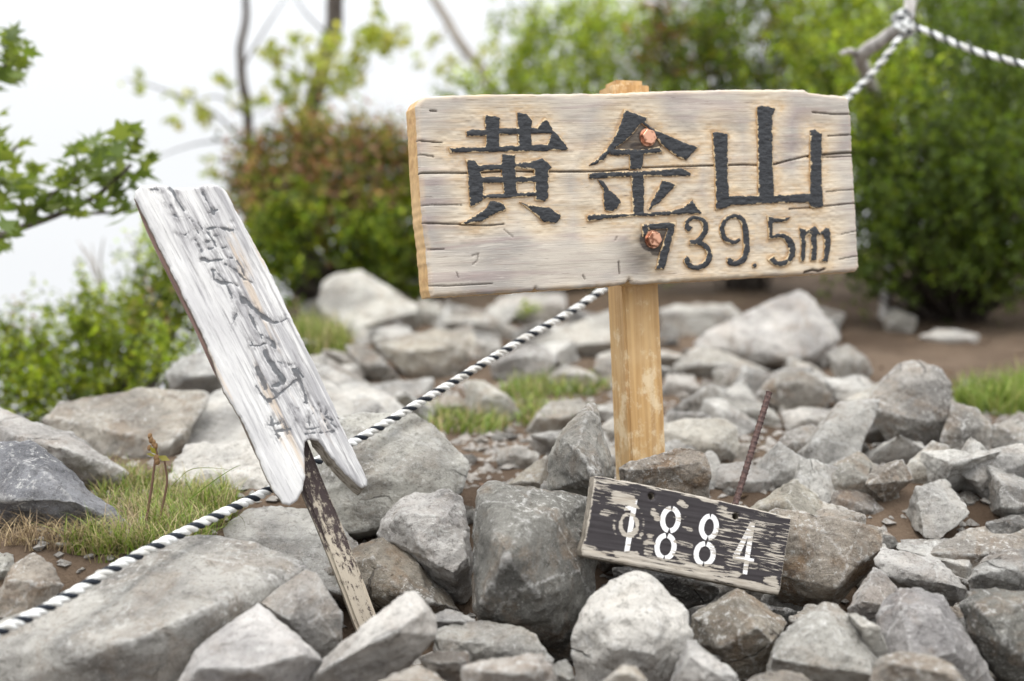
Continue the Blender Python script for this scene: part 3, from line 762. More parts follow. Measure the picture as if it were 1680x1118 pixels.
bmesh.ops.bevel(bm, geom=[e for e in bm.edges if abs(e.verts[0].co.z - e.verts[1].co.z) > 0.1], offset=0.005, segments=3, affect='EDGES')
bmesh.ops.subdivide_edges(bm, edges=[e for e in bm.edges if abs(e.verts[0].co.z - e.verts[1].co.z) > 0.1], cuts=24)
for q in bm.verts:
    n_ = noise(np.array([[q.co.x * 20, q.co.y * 20, q.co.z * 14]]), 2)[0]; q.co.x += 0.0014 * n_; q.co.y += 0.0012 * n_
me = bpy.data.meshes.new('stake'); bm.to_mesh(me); bm.free(); me.materials.append(STAKE)
o = link('stake', me, leansign, loc=(a0[0], 0, a0[1])); o.rotation_euler = (0, -ang, 0)

# ================================================================== the 1884 board
SP = Plane(1125, 878, 1.96, 15, 14, -12.5)
def mat_dark(name, pa, pb, band):
    m = M(name, 0.6, 0.3)
    g = m.noise(m.obj((20, 20, 260)), 1.3, 5, 0.62, 0.35); g2 = m.noise(m.obj((26, 26, 330)), 1.6, 4, 0.6)
    wv = m.math('ADD', m.math('ADD', m.attr('bare'), m.math('MULTIPLY', m.math('SUBTRACT', g, 0.5), 2.6)), m.math('MULTIPLY', m.math('SUBTRACT', g2, 0.5), .35))
    w = m.ramp(wv, 0.50, 0.545)
    wood = m.mix(m.ramp(g2, .3, .7), (0.29, 0.255, 0.215), (0.45, 0.41, 0.35))
    wood = m.mix(m.ramp(m.noise(m.obj((8, 8, 60)), 2, 3), .5, .7, 0, .4), wood, (0.30, 0.25, 0.19))
    c = m.mix(w, m.mix(m.noise(m.obj(), 60, 3), pa, pb), wood)
    return m.done(c, m.bump(m.math('ADD', m.math('MULTIPLY', w, -0.5), m.math('MULTIPLY', g2, .4)), 0.5, 0.0012))
DARK = mat_dark('worn_dark_paint', (0.020, 0.0165, 0.018), (0.036, 0.030, 0.032), 0)
WHITE = mat_dark('worn_white_paint', (0.66, 0.65, 0.65), (0.80, 0.79, 0.79), 0)
BARE = mat_end()
sout = SP.poly(cr('N', [(224, 444), (400, 474), (700, 535), (1000, 603), (1174, 646), (1168, 700), (1142, 840), (1122, 990), (1112, 1018), (1060, 1010), (800, 955), (500, 895), (240, 846), (165, 828), (160, 800), (180, 740), (205, 590)]))
BLOB = [([(160, 800), (300, 850), (500, 890), (800, 950), (1110, 1015)], 36, .75), ([(430, 845), (700, 885), (900, 925)], 22, .6), ([(225, 450), (500, 490), (800, 555), (1170, 650)], 15, .55), ([(215, 470), (330, 500), (400, 540)], 22, .33),
        ([(330, 540), (400, 560)], 30, .75), ([(270, 620), (370, 610)], 14, .45), ([(330, 830), (420, 825)], 22, .8), ([(490, 750), (480, 830)], 24, .5), ([(870, 680), (1160, 730)], 80, .36), ([(830, 780), (1150, 810)], 70, .30), ([(880, 860), (1120, 890)], 40, .3), ([(240, 500), (420, 530)], 40, .3), ([(230, 560), (330, 580)], 30, .3), ([(560, 590), (690, 690)], 30, .22), ([(700, 520), (850, 600)], 25, .5), ([(640, 570), (660, 590)], 16, .6),
        ([(880, 860), (1000, 880)], 25, .45), ([(1080, 960), (1110, 1010)], 40, .7), ([(610, 760), (690, 780)], 12, .5), ([(600, 820), (690, 840)], 12, .5), ([(640, 680), (690, 700)], 12, .5), ([(505, 620), (530, 650)], 16, .6)]
HOLE = [[SP.loc(*cr('N', [(cx + 15.5 * math.cos(a), cy + 16.5 * math.sin(a))])[0]) for a in np.linspace(0, 2 * math.pi, 15)[:-1]] for cx, cy in ((497, 543), (905, 640))]
KN = SP.loc(*cr('N', [(388, 680)])[0])
def bare_at(X):
    n_ = noise(np.column_stack([X[:, 0] * 40, X[:, 1] * 150, np.zeros(len(X))]), 4)
    b = np.full(len(X), -0.16)
    for l, w, a in BLOB:
        hw = w / 2.943 / FPX * 1.96
        dd = line_dist(X, SP.poly(cr('N', l)))
        b = np.maximum(b, -0.16 + (a + .22) * (1 - sstep(hw * .5, hw * 1.5, dd + 0.004 * n_)))
    r = np.hypot((X[:, 0] - KN[0]), (X[:, 1] - KN[1]) * .8)
    for rr, ww, aa in ((0.0118, 0.0030, 1.7), (0.0215, 0.0034, .8)):
        b = np.maximum(b, -0.16 + aa * np.exp(-((r - rr) / ww) ** 2) * (0.75 + .5 * n_))
    return b
def small_front(X, d):
    g = fbm(np.column_stack([X[:, 0] * 14, X[:, 1] * 300, np.zeros(len(X))]), 12, 2)
    b = bare_at(X); e = 1 - sstep(0.0005, 0.0035, poly_dist(X, [sout]))
    return 0.0005 * g, dict(bare=np.maximum(b, -0.2 + 1.0 * e))
V, F, at, mi = plate([sout], 0.0016, 0.024, 0.0025, small_front, holes=HOLE, wob=0.0005, seed=9)
small = empty('height_board', 'small dark brown board numbered 1884 in white propped on the rock pile', 'sign', SP.world())
sb = link('board', mesh_np('board', V, F, [DARK, ENDG], attrs=at, mat_idx=mi), small)
def arc(cx, cy, rx, ry, a0, a1, w, tilt=0.12, n=22):
    t = np.radians(np.linspace(a0, a1, n)); c, s = math.cos(tilt), math.sin(tilt)
    x, y = rx * np.sin(t), -ry * np.cos(t)
    return ribbon(np.column_stack([cx + x * c - y * s, cy + x * s + y * c]), w)
NUMS = [[[(412, 552), (428, 560), (421, 612), (364, 612), (372, 592), (398, 588)], [(397, 610), (421, 610), (389, 812), (364, 812)]],
        [arc(588, 656, 38, 54, 6, 172, 24), arc(588, 656, 38, 54, 188, 354, 24), arc(564, 787, 41, 55, 8, 174, 24), arc(564, 787, 41, 55, 186, 352, 24)],
        [arc(774, 693, 36, 53, 5, 174, 24), arc(774, 693, 36, 53, 187, 355, 24), arc(753, 822, 41, 50, 7, 174, 24), arc(753, 822, 41, 50, 186, 353, 24)],
        [[(972, 668), (996, 672), (957, 922), (936, 918)], [(975, 668), (978, 700), (922, 828), (894, 822)], [(890, 824), (992, 846), (989, 864), (888, 848)]]]
def num_front(X, d):
    return np.zeros(len(X)), dict(bare=bare_at(X) + 0.22)
for polys in NUMS:
    V, F, at, mi = plate([SP.poly(cr('N', p)) for p in polys], 0.0015, 0.0012, 0.0, num_front, wob=0.0002, seed=5, back=False, y0=-0.0009)
    link('numeral', mesh_np('numeral', V, F, [WHITE, WHITE], attrs=at, mat_idx=mi), sb)

# ================================================================== the rusty bar
m = M('rusty_iron', 0.8, 0.3); n_ = m.noise(m.obj(), 180, 6, 0.7)
RUST = m.done(m.mix(m.ramp(n_, .35, .65), (0.045, 0.030, 0.028), (0.12, 0.072, 0.062)), m.bump(n_, .5, .001))
b0, b1 = P(1262, 644, 2.12), P(1196, 862, 2.05)
ax = (b1 - b0) / np.linalg.norm(b1 - b0)
b1 = b0 + ax * 0.25
n = 200; t = np.linspace(0, 1, n); pts = b0 + (b1 - b0) * t[:, None] - b0
ribs = np.clip(np.cos(t * 0.25 / 0.0082 * 2 * math.pi), .2, 1) ** 1.5
V, F = tube(pts, 0.0044 + 0.0010 * ribs, 12)
o = link('reinforcing_bar', mesh_np('bar', V, F, [RUST]), None, 'rusty ribbed iron bar sticking up slanting out of the stones behind the 1884 board', 'iron bar', loc=tuple(b0))

# ================================================================== the rope
m = M('white_strand', 0.75, 0.2); n_ = m.noise(m.obj(), 700, 3, .6)
RW = m.done(m.mix(m.ramp(m.noise(m.obj(), 34, 6, .7), .35, .62), (0.46, 0.45, 0.42), (0.80, 0.81, 0.80)), m.bump(n_, .5, .0008))
m = M('black_strand', 0.7, 0.2); n_ = m.noise(m.obj(), 700, 3, .6)
RB = m.done((0.018, 0.022, 0.03), m.bump(n_, .5, .0008))
def rope(ctrl, o=None, label=None):
    c = np.array([P(*q) for q in ctrl]); pts = spline(c, 40 * len(c))
    s = np.concatenate([[0], np.cumsum(np.linalg.norm(np.diff(pts, axis=0), axis=1))])
    ss = np.arange(0, s[-1], 0.0028); pts = np.column_stack([np.interp(ss, s, pts[:, k]) for k in range(3)])
    tan = np.gradient(pts, axis=0); tan /= np.linalg.norm(tan, axis=1)[:, None]
    u = np.cross(tan, [0, 0, 1.0]); u /= np.linalg.norm(u, axis=1)[:, None]; w = np.cross(tan, u)
    if o is None:
        o = bpy.data.objects.new('rope', None); COL.objects.link(o); o.location = tuple(pts[0])
        o['label'] = label; o['category'] = 'rope'
    base = np.array(o.location)
    for k in range(3):
        a = 2 * math.pi * (ss / 0.036 + k / 3) + 0.5 * noise(np.column_stack([ss * 7, ss * 0, ss * 0]), 3) + .18 * noise(np.column_stack([ss * 33, ss * 0 + k, ss * 0]), 8)
        V, F = tube(pts + 0.0034 * (np.cos(a)[:, None] * u + np.sin(a)[:, None] * w) - base, 0.0038 * (1 + .10 * noise(np.column_stack([ss * 60, ss * 0 + k * 3, ss * 0]), 5)), 8)
        link('strand', mesh_np('strand', V, F, [RB if k == 0 else RW]), o)
    return o
ROPE = rope([(-90, 1072, 1.60), (0, 1035, 1.66), (100, 985, 1.74), (200, 925, 1.82), (300, 874, 1.9), (380, 835, 1.97), (450, 800, 2.04), (520, 757, 2.12), (590, 720, 2.2), (700, 654, 2.3), (850, 562, 2.47), (980, 482, 2.62), (1200, 310, 2.9), (1400, 152, 3.12), (1486, 50, 3.2)],
     None, 'twisted black and white rope stretched behind both signs and tied to a dead branch')
rope([(1486, 42, 3.2), (1510, 48, 3.17), (1545, 62, 3.14), (1600, 84, 3.08), (1680, 106, 3.0), (1800, 136, 2.9)],
     ROPE)
kn = np.array(P(1486, 42, 3.2)); rings = []
for k in range(5):
    t = np.linspace(0, 2 * math.pi, 26); r = 0.0185 + 0.002 * (k % 2)
    e = np.array([0.62, 0, 0.78]) if k < 3 else np.array([-0.3, 0.2, 0.93]); e /= np.linalg.norm(e)
    a = np.cross(e, [0, 1, 0]); a /= np.linalg.norm(a); b = np.cross(e, a)
    rings.append(tube(e * (k - 1.5) * 0.011 + r * (np.cos(t)[:, None] * a + np.sin(t)[:, None] * b), 0.0062, 8))
V, F = join(rings)
m = M('rope_knot', 0.75, 0.2); w = m.ramp(m.noise(m.obj(), 70, 2), .5, .54)
KN_M = m.done(m.mix(w, (0.7, 0.71, 0.7), (0.03, 0.035, 0.04)))
link('rope_knot', mesh_np('rope_knot', V, F, [KN_M]), ROPE, loc=tuple(kn - np.array(ROPE.location)))

# ================================================================== stones
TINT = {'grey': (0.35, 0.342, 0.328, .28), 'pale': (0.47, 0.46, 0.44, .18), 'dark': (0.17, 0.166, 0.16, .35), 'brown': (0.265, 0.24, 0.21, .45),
        'blue': (0.215, 0.22, 0.235, .05), 'rust': (0.31, 0.275, 0.235, .8), 'tan': (0.38, 0.355, 0.32, .4)}
ROCKS = []
def hull_mesh(pts):
    bm = bmesh.new()
    for p in pts: bm.verts.new(p)
    r = bmesh.ops.convex_hull(bm, input=bm.verts)
    dead = {e for e in r['geom_interior'] + r['geom_unused'] if isinstance(e, bmesh.types.BMVert)}
    bmesh.ops.delete(bm, geom=[v for v in bm.verts if v in dead or not v.link_faces], context='VERTS')
    bmesh.ops.recalc_face_normals(bm, faces=bm.faces)
    me = bpy.data.meshes.new('stone'); bm.to_mesh(me); bm.free()
    return me

def rough(me, s, vox, seed, amp=1.0, chips=7):
    """remesh evenly, round the edges a little, knock flat chips off, add fractured relief"""
    ob = bpy.data.objects.new('stone', me); COL.objects.link(ob)
    md = ob.modifiers.new('r', 'REMESH'); md.mode = 'SHARP'; md.octree_depth = 6 if vox < s / 24 else 5; md.scale = 0.9; md.sharpness = 1.0
    dg = bpy.context.evaluated_depsgraph_get(); dg.update()
    ev = bpy.data.meshes.new_from_object(ob.evaluated_get(dg))
    bpy.data.objects.remove(ob); bpy.data.meshes.remove(me)
    n = len(ev.vertices); v = np.empty(n * 3, np.float32); ev.vertices.foreach_get('co', v); v = v.reshape(-1, 3).astype(float)
    nr = np.empty(n * 3, np.float32); ev.vertex_normals.foreach_get('vector', nr); nr = nr.reshape(-1, 3).astype(float)
    rg = np.random.default_rng(seed); off = rg.uniform(-50, 50, 3)
    for k in range(chips):
        d = rg.normal(size=3); d /= np.linalg.norm(d); h = v @ d; top = h.max()
        cut = top - s * rg.uniform(0.004, 0.016)
        v -= np.clip(h - cut, 0, None)[:, None] * d * 0.85
    q = v / s
    big = fbm(q * 3.2 + off, seed, 2)
    rid = 1 - np.abs(noise(q * 5.5 + off * 1.3, seed + 5)) * 2
    stepn = noise(q * np.array([2.5, 2.5, 7.0]) + off, seed + 9)
    ter = np.round(stepn * 3) / 3
    med = fbm(v * 42 + off, seed + 2, 3)
    fine = noise(v * 170 + off, seed + 3)
    disp = amp * (s * (0.012 * big + 0.009 * rid + 0.014 * ter) + 0.0042 * med + 0.0011 * fine)
    v += nr * disp[:, None]
    ev.vertices.foreach_set('co', v.astype(np.float32).ravel())
    ev.polygons.foreach_set('use_smooth', np.ones(len(ev.polygons), bool))
    ev.update(); ev.materials.clear(); ev.materials.append(ROCK)
    return ev

def stone(crop, pts, label, tint='grey', d=None, ridge=None, rec=None, thick=None, bulge=0.34, name='rock', amp=1.0, sink=0.0, group=None, fine=1.0, under=.40):
    pts = cr(crop, pts); ridge = cr(crop, ridge) if ridge else None
    a = np.array([p[:2] for p in pts]); lo, hi = a.min(0), a.max(0); c = a.mean(0)
    if d is None:
        b = a[a[:, 1] > hi[1] - 0.12 * (hi[1] - lo[1]) - 2].mean(0)
        d = ground_hit(b[0], hi[1] - 2)
    if d < 1.95: d = 1.95 - (1.95 - d) * 0.66
    px = math.sqrt((hi[0] - lo[0]) * (hi[1] - lo[1])); s = px * d / FPX; h = hi[1] - lo[1]
    rec = (0.7 if rec is None else rec) * s; thick = (0.45 if thick is None else thick) * s
    seed = len(ROCKS) * 17 + 3; rg = np.random.default_rng(seed)
    w = []
    for p in pts:
        t = (hi[1] - p[1]) / h
        w.append(P(p[0], p[1], d + rec * t + under * s * max(0, 1 - t / .5) + (p[2] if len(p) > 2 else 0)))
    if ridge is None:
        ww = hi[0] - lo[0]
        ridge = [(c[0] + ww * rg.uniform(-.28, -.1), c[1] + h * rg.uniform(-.2, .05)), (c[0] + ww * rg.uniform(.08, .28), c[1] + h * rg.uniform(-.2, .1))]
    for p in ridge:
        t = (hi[1] - p[1]) / h
        w.append(P(p[0], p[1], d + rec * t - (p[2] if len(p) > 2 else bulge * s)))
    for p in pts:
        t = (hi[1] - p[1]) / h
        q = c + (np.array(p[:2]) - c) * 0.82
        b = P(q[0], q[1], d + rec * (0.35 + 0.65 * t) + thick)
        b[2] -= (0.18 + sink) * s * (1 - t)
        w.append(b)
    w = np.array(w); o = w.mean(0)
    dist = d + rec / 2
    vox = max(s / 42, dist / FPX * 3.0) / fine if d < 2.3 else max(s / 26, dist / FPX * 4.5)
    me = rough(hull_mesh([tuple(p - o) for p in w]), s, vox, seed, amp)
    ob = link(name, me, None, label, 'rock', group, loc=tuple(o))
    t = TINT[tint]; k = rg.uniform(.92, 1.08)
    ob.color = (t[0] * k, t[1] * k * rg.uniform(.985, 1.01), t[2] * k * rg.uniform(.96, 1.03), t[3])
    ROCKS.append(ob)
    return ob

# --- the pile round the two small boards, near to far
stone('C', [(345, 350), (420, 240), (480, 165), (560, 140), (640, 145), (715, 125), (770, 160), (790, 220), (800, 300), (815, 420), (810, 560), (830, 640), (800, 715), (740, 690), (640, 610), (560, 470), (490, 400), (400, 355)],
      'rounded pale boulder with crusty white lichen standing behind the stake', 'pale', 2.10, [(480, 250), (700, 260), (610, 480), (730, 540), (800, 470)], rec=.5, amp=1.2)
stone('C', [(60, 530), (130, 495), (230, 430), (300, 385), (400, 345), (450, 385), (530, 440), (600, 550), (680, 650), (770, 730), (700, 800), (560, 780), (400, 760), (250, 720), (160, 660)],
      'mottled brown slab leaning behind the foot of the peeling stake', 'brown', 2.06, [(330, 470), (480, 645), (640, 690)], rec=.55)
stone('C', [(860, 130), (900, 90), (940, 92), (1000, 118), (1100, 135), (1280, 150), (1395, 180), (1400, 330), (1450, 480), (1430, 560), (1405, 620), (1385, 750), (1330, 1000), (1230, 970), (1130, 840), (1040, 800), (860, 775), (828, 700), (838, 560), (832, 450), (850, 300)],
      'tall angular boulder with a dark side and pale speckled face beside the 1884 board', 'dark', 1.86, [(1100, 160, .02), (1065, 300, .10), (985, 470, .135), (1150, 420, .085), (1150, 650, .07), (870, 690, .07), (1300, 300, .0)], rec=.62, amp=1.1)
stone('N', [(0, 360), (35, 262), (70, 215), (120, 160), (190, 92), (203, 86), (218, 92), (240, 130), (245, 200), (270, 300), (300, 370), (322, 445), (300, 560), (220, 600), (100, 545), (-2, 520)],
      'pointed grey spike of rock with a rusty dark base beside the tan post', 'grey', 2.06, [(70, 280, .05), (140, 310, .085), (215, 440, .09), (205, 180, .03)], rec=.45, thick=.35, amp=.9)
stone('N', [(338, 405), (375, 385), (480, 365), (560, 335), (640, 310), (740, 314), (765, 345), (768, 400), (780, 430), (775, 640), (560, 640), (345, 560)],
      'squarish lichen-stained rust and grey stone at the foot of the post', 'rust', 2.04, [(400, 420), (600, 400), (730, 380)], rec=.25, thick=.3, bulge=.08, amp=.9)
stone('N', [(1040, 640), (1090, 592), (1180, 615), (1300, 645), (1450, 665), (1590, 682), (1616, 700), (1605, 800), (1562, 880), (1450, 990), (1385, 1040), (1300, 1012), (1100, 1020), (1000, 900)],
      'big rust-brown stone with a flat face wedged against the end of the 1884 board', 'rust', 2.02, [(1150, 680), (1480, 740), (1400, 880), (1500, 860), (1380, 985)], rec=.3, thick=.4, bulge=.06, amp=.9)
stone('N', [(900, 640), (1010, 590), (1090, 530), (1185, 456), (1200, 456), (1240, 510), (1310, 580), (1420, 660), (1430, 760), (1200, 780), (920, 760)],
      'pale pointed stone rising just behind the big rust-brown stone', 'tan', 2.2, [(1150, 560), (1210, 640)], rec=.35)
stone('Q', [(940, 1100), (938, 1040), (962, 985), (1000, 950), (1040, 935), (1062, 937), (1100, 975), (1128, 1005), (1134, 1040), (1126, 1080), (1105, 1118), (1085, 1160), (945, 1160)],
      'large smooth pale grey boulder below the left end of the 1884 board'.replace('left end of', 'numeral 1 of'), 'pale', 1.68, [(990, 1010), (1080, 1020), (1075, 1075), (1010, 1060)], rec=.55, bulge=.22)
stone('R', [(322, 440), (330, 372), (350, 350), (440, 310), (518, 264), (560, 288), (640, 330), (700, 380), (722, 402), (690, 470), (640, 580), (560, 640), (540, 650), (450, 560), (330, 490)],
      'angular stone with a dark brown front face below the middle of the 1884 board', 'brown', 1.8, [(350, 385, .02), (510, 300, .03), (600, 420, .06), (660, 480, .04), (450, 500, .03)], rec=.55, amp=.8)
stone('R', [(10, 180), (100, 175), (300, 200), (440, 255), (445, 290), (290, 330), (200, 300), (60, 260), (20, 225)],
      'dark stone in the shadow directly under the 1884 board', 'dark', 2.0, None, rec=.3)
stone('R', [(640, 585), (655, 520), (700, 440), (780, 375), (870, 310), (920, 330), (970, 370), (1010, 430), (1060, 500), (1102, 570), (1070, 660), (900, 680), (640, 640)],
      'flat-topped grey wedge with a dark broken front edge, low in the pile', 'grey', 1.62, [(660, 545), (780, 560), (900, 590), (1060, 610), (860, 400, .04)], rec=.8, bulge=.16)
stone('R', [(1080, 370), (1130, 290), (1180, 262), (1260, 262), (1350, 288), (1410, 370), (1455, 450), (1522, 560), (1562, 640), (1540, 720), (1150, 720), (1100, 520)],
      'broad purplish grey boulder with a rounded shoulder, largest of the lower pile', 'grey', 1.66, [(1180, 340), (1330, 360), (1400, 520), (1230, 560)], rec=.65, bulge=.25)
stone('R', [(960, 345), (1010, 270), (1070, 176), (1110, 190), (1165, 262), (1145, 330), (1120, 420), (1100, 520), (1030, 470), (985, 420)],
      'narrow grey stone squeezed under the corner of the big rust-brown stone', 'grey', 1.86, None, rec=.6)
stone('R', [(960, 360), (1000, 358), (1060, 400), (1110, 450), (1130, 520), (1110, 580), (1050, 500), (1000, 420)], 'small light chip of rock between the wedge and the broad boulder', 'pale', 1.68, None, rec=.4)
stone('R', [(1075, 165), (1080, 125), (1095, 92), (1150, 105), (1230, 120), (1330, 138), (1370, 190), (1440, 248), (1462, 272), (1420, 310), (1330, 290), (1260, 270), (1190, 240), (1110, 210)],
      'pale jagged slab lying next to the tip of the big rust-brown stone', 'pale', 1.95, [(1100, 150), (1200, 190), (1330, 215), (1400, 250)], rec=.8, bulge=.12)
stone('R', [(1447, 232), (1470, 178), (1520, 140), (1600, 104), (1680, 98), (1790, 118), (1790, 290), (1680, 285), (1560, 275), (1460, 270)],
      'light grey block at the edge of the picture on top of a darker boulder', 'grey', 1.92, [(1500, 200), (1640, 180)], rec=.8)
stone('R', [(1425, 330), (1450, 275), (1560, 262), (1680, 268), (1800, 290), (1800, 640), (1680, 640), (1560, 600), (1500, 520), (1450, 440)],
      'dark lichen-flecked boulder under the light grey block', 'dark', 1.72, [(1490, 330), (1640, 330), (1600, 480)], rec=.55)
stone('R', [(1240, 125), (1370, 62), (1440, 30), (1520, 8), (1600, 20), (1680, 25), (1820, 30), (1820, 150), (1600, 170), (1510, 190), (1440, 235), (1380, 210), (1330, 160)],
      'buff slab with a black cleft beyond the light grey block', 'tan', 2.12, [(1330, 115), (1400, 120), (1500, 125), (1620, 100)], rec=.8, bulge=.1)
stone('R', [(1060, 610), (1090, 550), (1180, 513), (1280, 525), (1380, 568), (1430, 620), (1500, 740), (1050, 740)], 'blurred tan stone at the very bottom in front of the broad boulder', 'tan', 1.42, None, rec=.7)
stone('R', [(230, 680), (245, 637), (270, 570), (320, 480), (348, 476), (400, 520), (480, 580), (530, 620), (570, 720), (230, 720)], 'pale pointed stone at the bottom between the smooth boulder and the dark-faced one', 'pale', 1.55, [(330, 540), (420, 600)], rec=.7)
stone('R', [(-40, 650), (0, 610), (20, 590), (60, 568), (110, 580), (150, 637), (160, 720), (-40, 720)], 'small blurred pale cobble at the bottom before the smooth pale boulder', 'tan', 1.40, None)
stone('R', [(550, 640), (600, 612), (650, 598), (780, 605), (835, 640), (840, 720), (550, 720)], 'brownish stone cut by the bottom edge below the flat-topped wedge', 'brown', 1.5, None)
stone('C', [(636, 865), (660, 820), (760, 785), (880, 773), (980, 790), (1080, 815), (1142, 850), (1190, 920), (1225, 975), (1100, 1000), (900, 985), (640, 940)],
      'wide low stone with a lit top and dark notched front, under the tall angular boulder', 'grey', 1.68, [(650, 860), (740, 858), (860, 888), (940, 868), (1050, 826)], rec=1.0, bulge=.13)
stone('C', [(0, 1120), (10, 1062), (110, 990), (170, 890), (300, 790), (420, 710), (500, 638), (545, 640), (570, 690), (612, 700), (655, 760), (645, 850), (560, 935), (460, 1005), (360, 1075), (300, 1130)],
      'long pale wedge lying diagonally in front of the stake foot', 'pale', 1.56, [(110, 1010, .03), (300, 900, .05), (440, 835, .06), (590, 725, .03)], rec=.45, bulge=.2, amp=.8)
stone('C', [(600, 770), (640, 740), (700, 723), (760, 729), (835, 772), (820, 830), (700, 830), (620, 820)], 'small flat grey stone tucked behind the wide low stone', 'grey', 1.8, None)
stone('C', [(560, 960), (640, 930), (720, 938), (800, 928), (815, 980), (800, 1080), (700, 1080), (600, 1040)], 'small purplish stone between the long wedge and the wide low stone', 'brown', 1.58, None)
stone('C', [(775, 1010), (790, 1000), (860, 970), (1000, 985), (1090, 1000), (1140, 942), (1165, 933), (1210, 990), (1240, 1060), (1280, 1160), (770, 1160)], 'blurred stone with a little peak, lowest in the middle of the frame', 'tan', 1.46, [(900, 1030), (1080, 1040), (1150, 1000)], rec=.6)
stone('C', [(340, 1090), (370, 1070), (430, 1030), (560, 1003), (640, 1040), (710, 1100), (710, 1160), (340, 1160)], 'low tan stone at the bottom edge below the long pale wedge', 'tan', 1.46, None)
stone('C', [(1210, 985), (1290, 975), (1322, 1005), (1330, 1050), (1330, 1130), (1230, 1130), (1200, 1050)], 'grey stone at the foot of the smooth pale boulder', 'grey', 1.62, None)

# --- the cracked bedrock on the other side
stone('L', [(-260, 1040), (-100, 985), (0, 945), (100, 915), (200, 870), (340, 770), (480, 690), (560, 658), (650, 638), (740, 640), (850, 660), (960, 712), (1008, 742), (940, 800), (850, 862), (770, 930), (700, 975), (640, 1020), (600, 1090), (590, 1230), (-260, 1230)],
      'huge grey bedrock slab sloping under the rope, split by a long crack', 'grey', 1.50, [(180, 960, .02), (520, 770, .03), (640, 900, .06), (420, 990, .06), (800, 760, .04)], rec=.95, thick=.5, amp=.8)
stone('L', [(850, 858), (940, 795), (1003, 748), (1040, 760), (1085, 832), (1122, 890), (1125, 985), (1060, 1050), (1000, 1010), (930, 935)],
      'square block with a dark broken end next to the stake foot', 'grey', 1.68, [(945, 915, .03), (985, 845, .03), (1085, 838, .01), (1000, 800, .01)], rec=.7, amp=.7)
stone('L', [(580, 1120), (640, 1022), (720, 955), (800, 895), (848, 862), (940, 930), (1020, 1000), (1062, 1052), (1020, 1110), (980, 1180), (570, 1180)],
      'pale flat block at the lower edge broken off the bedrock slab', 'pale', 1.52, [(660, 1075, .03), (820, 1075, .05), (1000, 1030, .03)], rec=.8, amp=.7)
stone('L', [(-70, 345), (0, 330), (100, 328), (140, 350), (180, 400), (250, 460), (330, 530), (400, 580), (425, 602), (420, 640), (330, 650), (230, 640), (100, 620), (-70, 610)],
      'blue-grey triangular boulder beside the grass tuft', 'blue', 2.02, [(60, 400, .05), (160, 440, .06), (250, 530, .05), (0, 520, .05)], rec=.7, amp=.9)
stone('L', [(140, 262), (200, 200), (330, 192), (430, 160), (480, 154), (560, 166), (688, 164), (682, 200), (645, 270), (595, 335), (562, 405), (540, 450), (420, 450), (300, 430), (225, 300)],
      'flat buff slab with a rusty streak below the low green bush', 'tan', 2.5, [(200, 260), (420, 260), (560, 340)], rec=1.1, bulge=.12)
stone('L', [(-70, 250), (0, 228), (60, 250), (130, 268), (230, 300), (300, 350), (420, 430), (400, 470), (300, 470), (200, 420), (-70, 420)],
      'long grey ridge of rock behind the blue-grey boulder', 'grey', 2.3, [(50, 310), (200, 350)], rec=.9)
stone('L', [(600, 335), (640, 275), (690, 190), (760, 150), (860, 140), (990, 210), (1060, 330), (1000, 400), (800, 380), (690, 350)],
      'pale upper block of bedrock showing behind the forked plank', 'pale', 2.75, None, rec=1.0, bulge=.1)
stone('L', [(540, 470), (570, 400), (610, 338), (700, 340), (830, 325), (980, 380), (1040, 480), (1040, 560), (900, 580), (760, 660), (640, 640), (560, 560)],
      'pale lower block of bedrock behind the rope and grass', 'pale', 2.25, [(700, 430), (900, 450)], rec=1.0, bulge=.08)
stone('L', [(700, 640), (760, 590), (830, 550), (920, 540), (1060, 560), (1150, 640), (1250, 760), (1120, 830), (960, 780), (800, 720)],
      'pale ledge of bedrock directly behind the top of the stake', 'pale', 2.06, None, rec=1.0, bulge=.08, under=.1)
stone('K', [(60, 780), (130, 750), (230, 755), (320, 800), (430, 770), (540, 740), (620, 800), (700, 880), (765, 950), (772, 985), (740, 1080), (640, 1160), (420, 1240), (200, 1260), (60, 1100)],
      'broad pale slab stretching from the forked plank to the bare earth', 'pale', 2.12, [(200, 870), (420, 850), (600, 950), (330, 1020)], rec=.9, bulge=.1, amp=.8)
stone('Q', [(262, 780), (285, 715), (330, 655), (400, 612), (470, 590), (540, 600), (640, 650), (730, 712), (775, 780), (740, 850), (640, 920), (540, 965), (430, 930), (330, 880)],
      'wide sheet of bedrock running under the forked plank and the stake', 'pale', 2.16, [(420, 720), (600, 740), (520, 860)], rec=2.0, bulge=.05, amp=.7, under=0)
stone('L', [(545, 105), (590, 60), (660, 32), (720, 50), (800, 120), (760, 170), (690, 175), (560, 160)], 'pale rounded boulder at the foot of the low green bush', 'pale', 3.0, None)
stone('L', [(-20, 860), (10, 790), (40, 740), (110, 704), (160, 728), (212, 800), (170, 870), (60, 920), (-20, 910)], 'brown-stained stone under the rope where the dry earth shows', 'brown', 1.76, None, rec=.8, under=.1)
stone('L', [(-80, 790), (-60, 700), (0, 690), (45, 700), (48, 750), (10, 800), (-20, 840)], 'grey stone cut by the picture edge next to the dry earth', 'grey', 1.9, None)

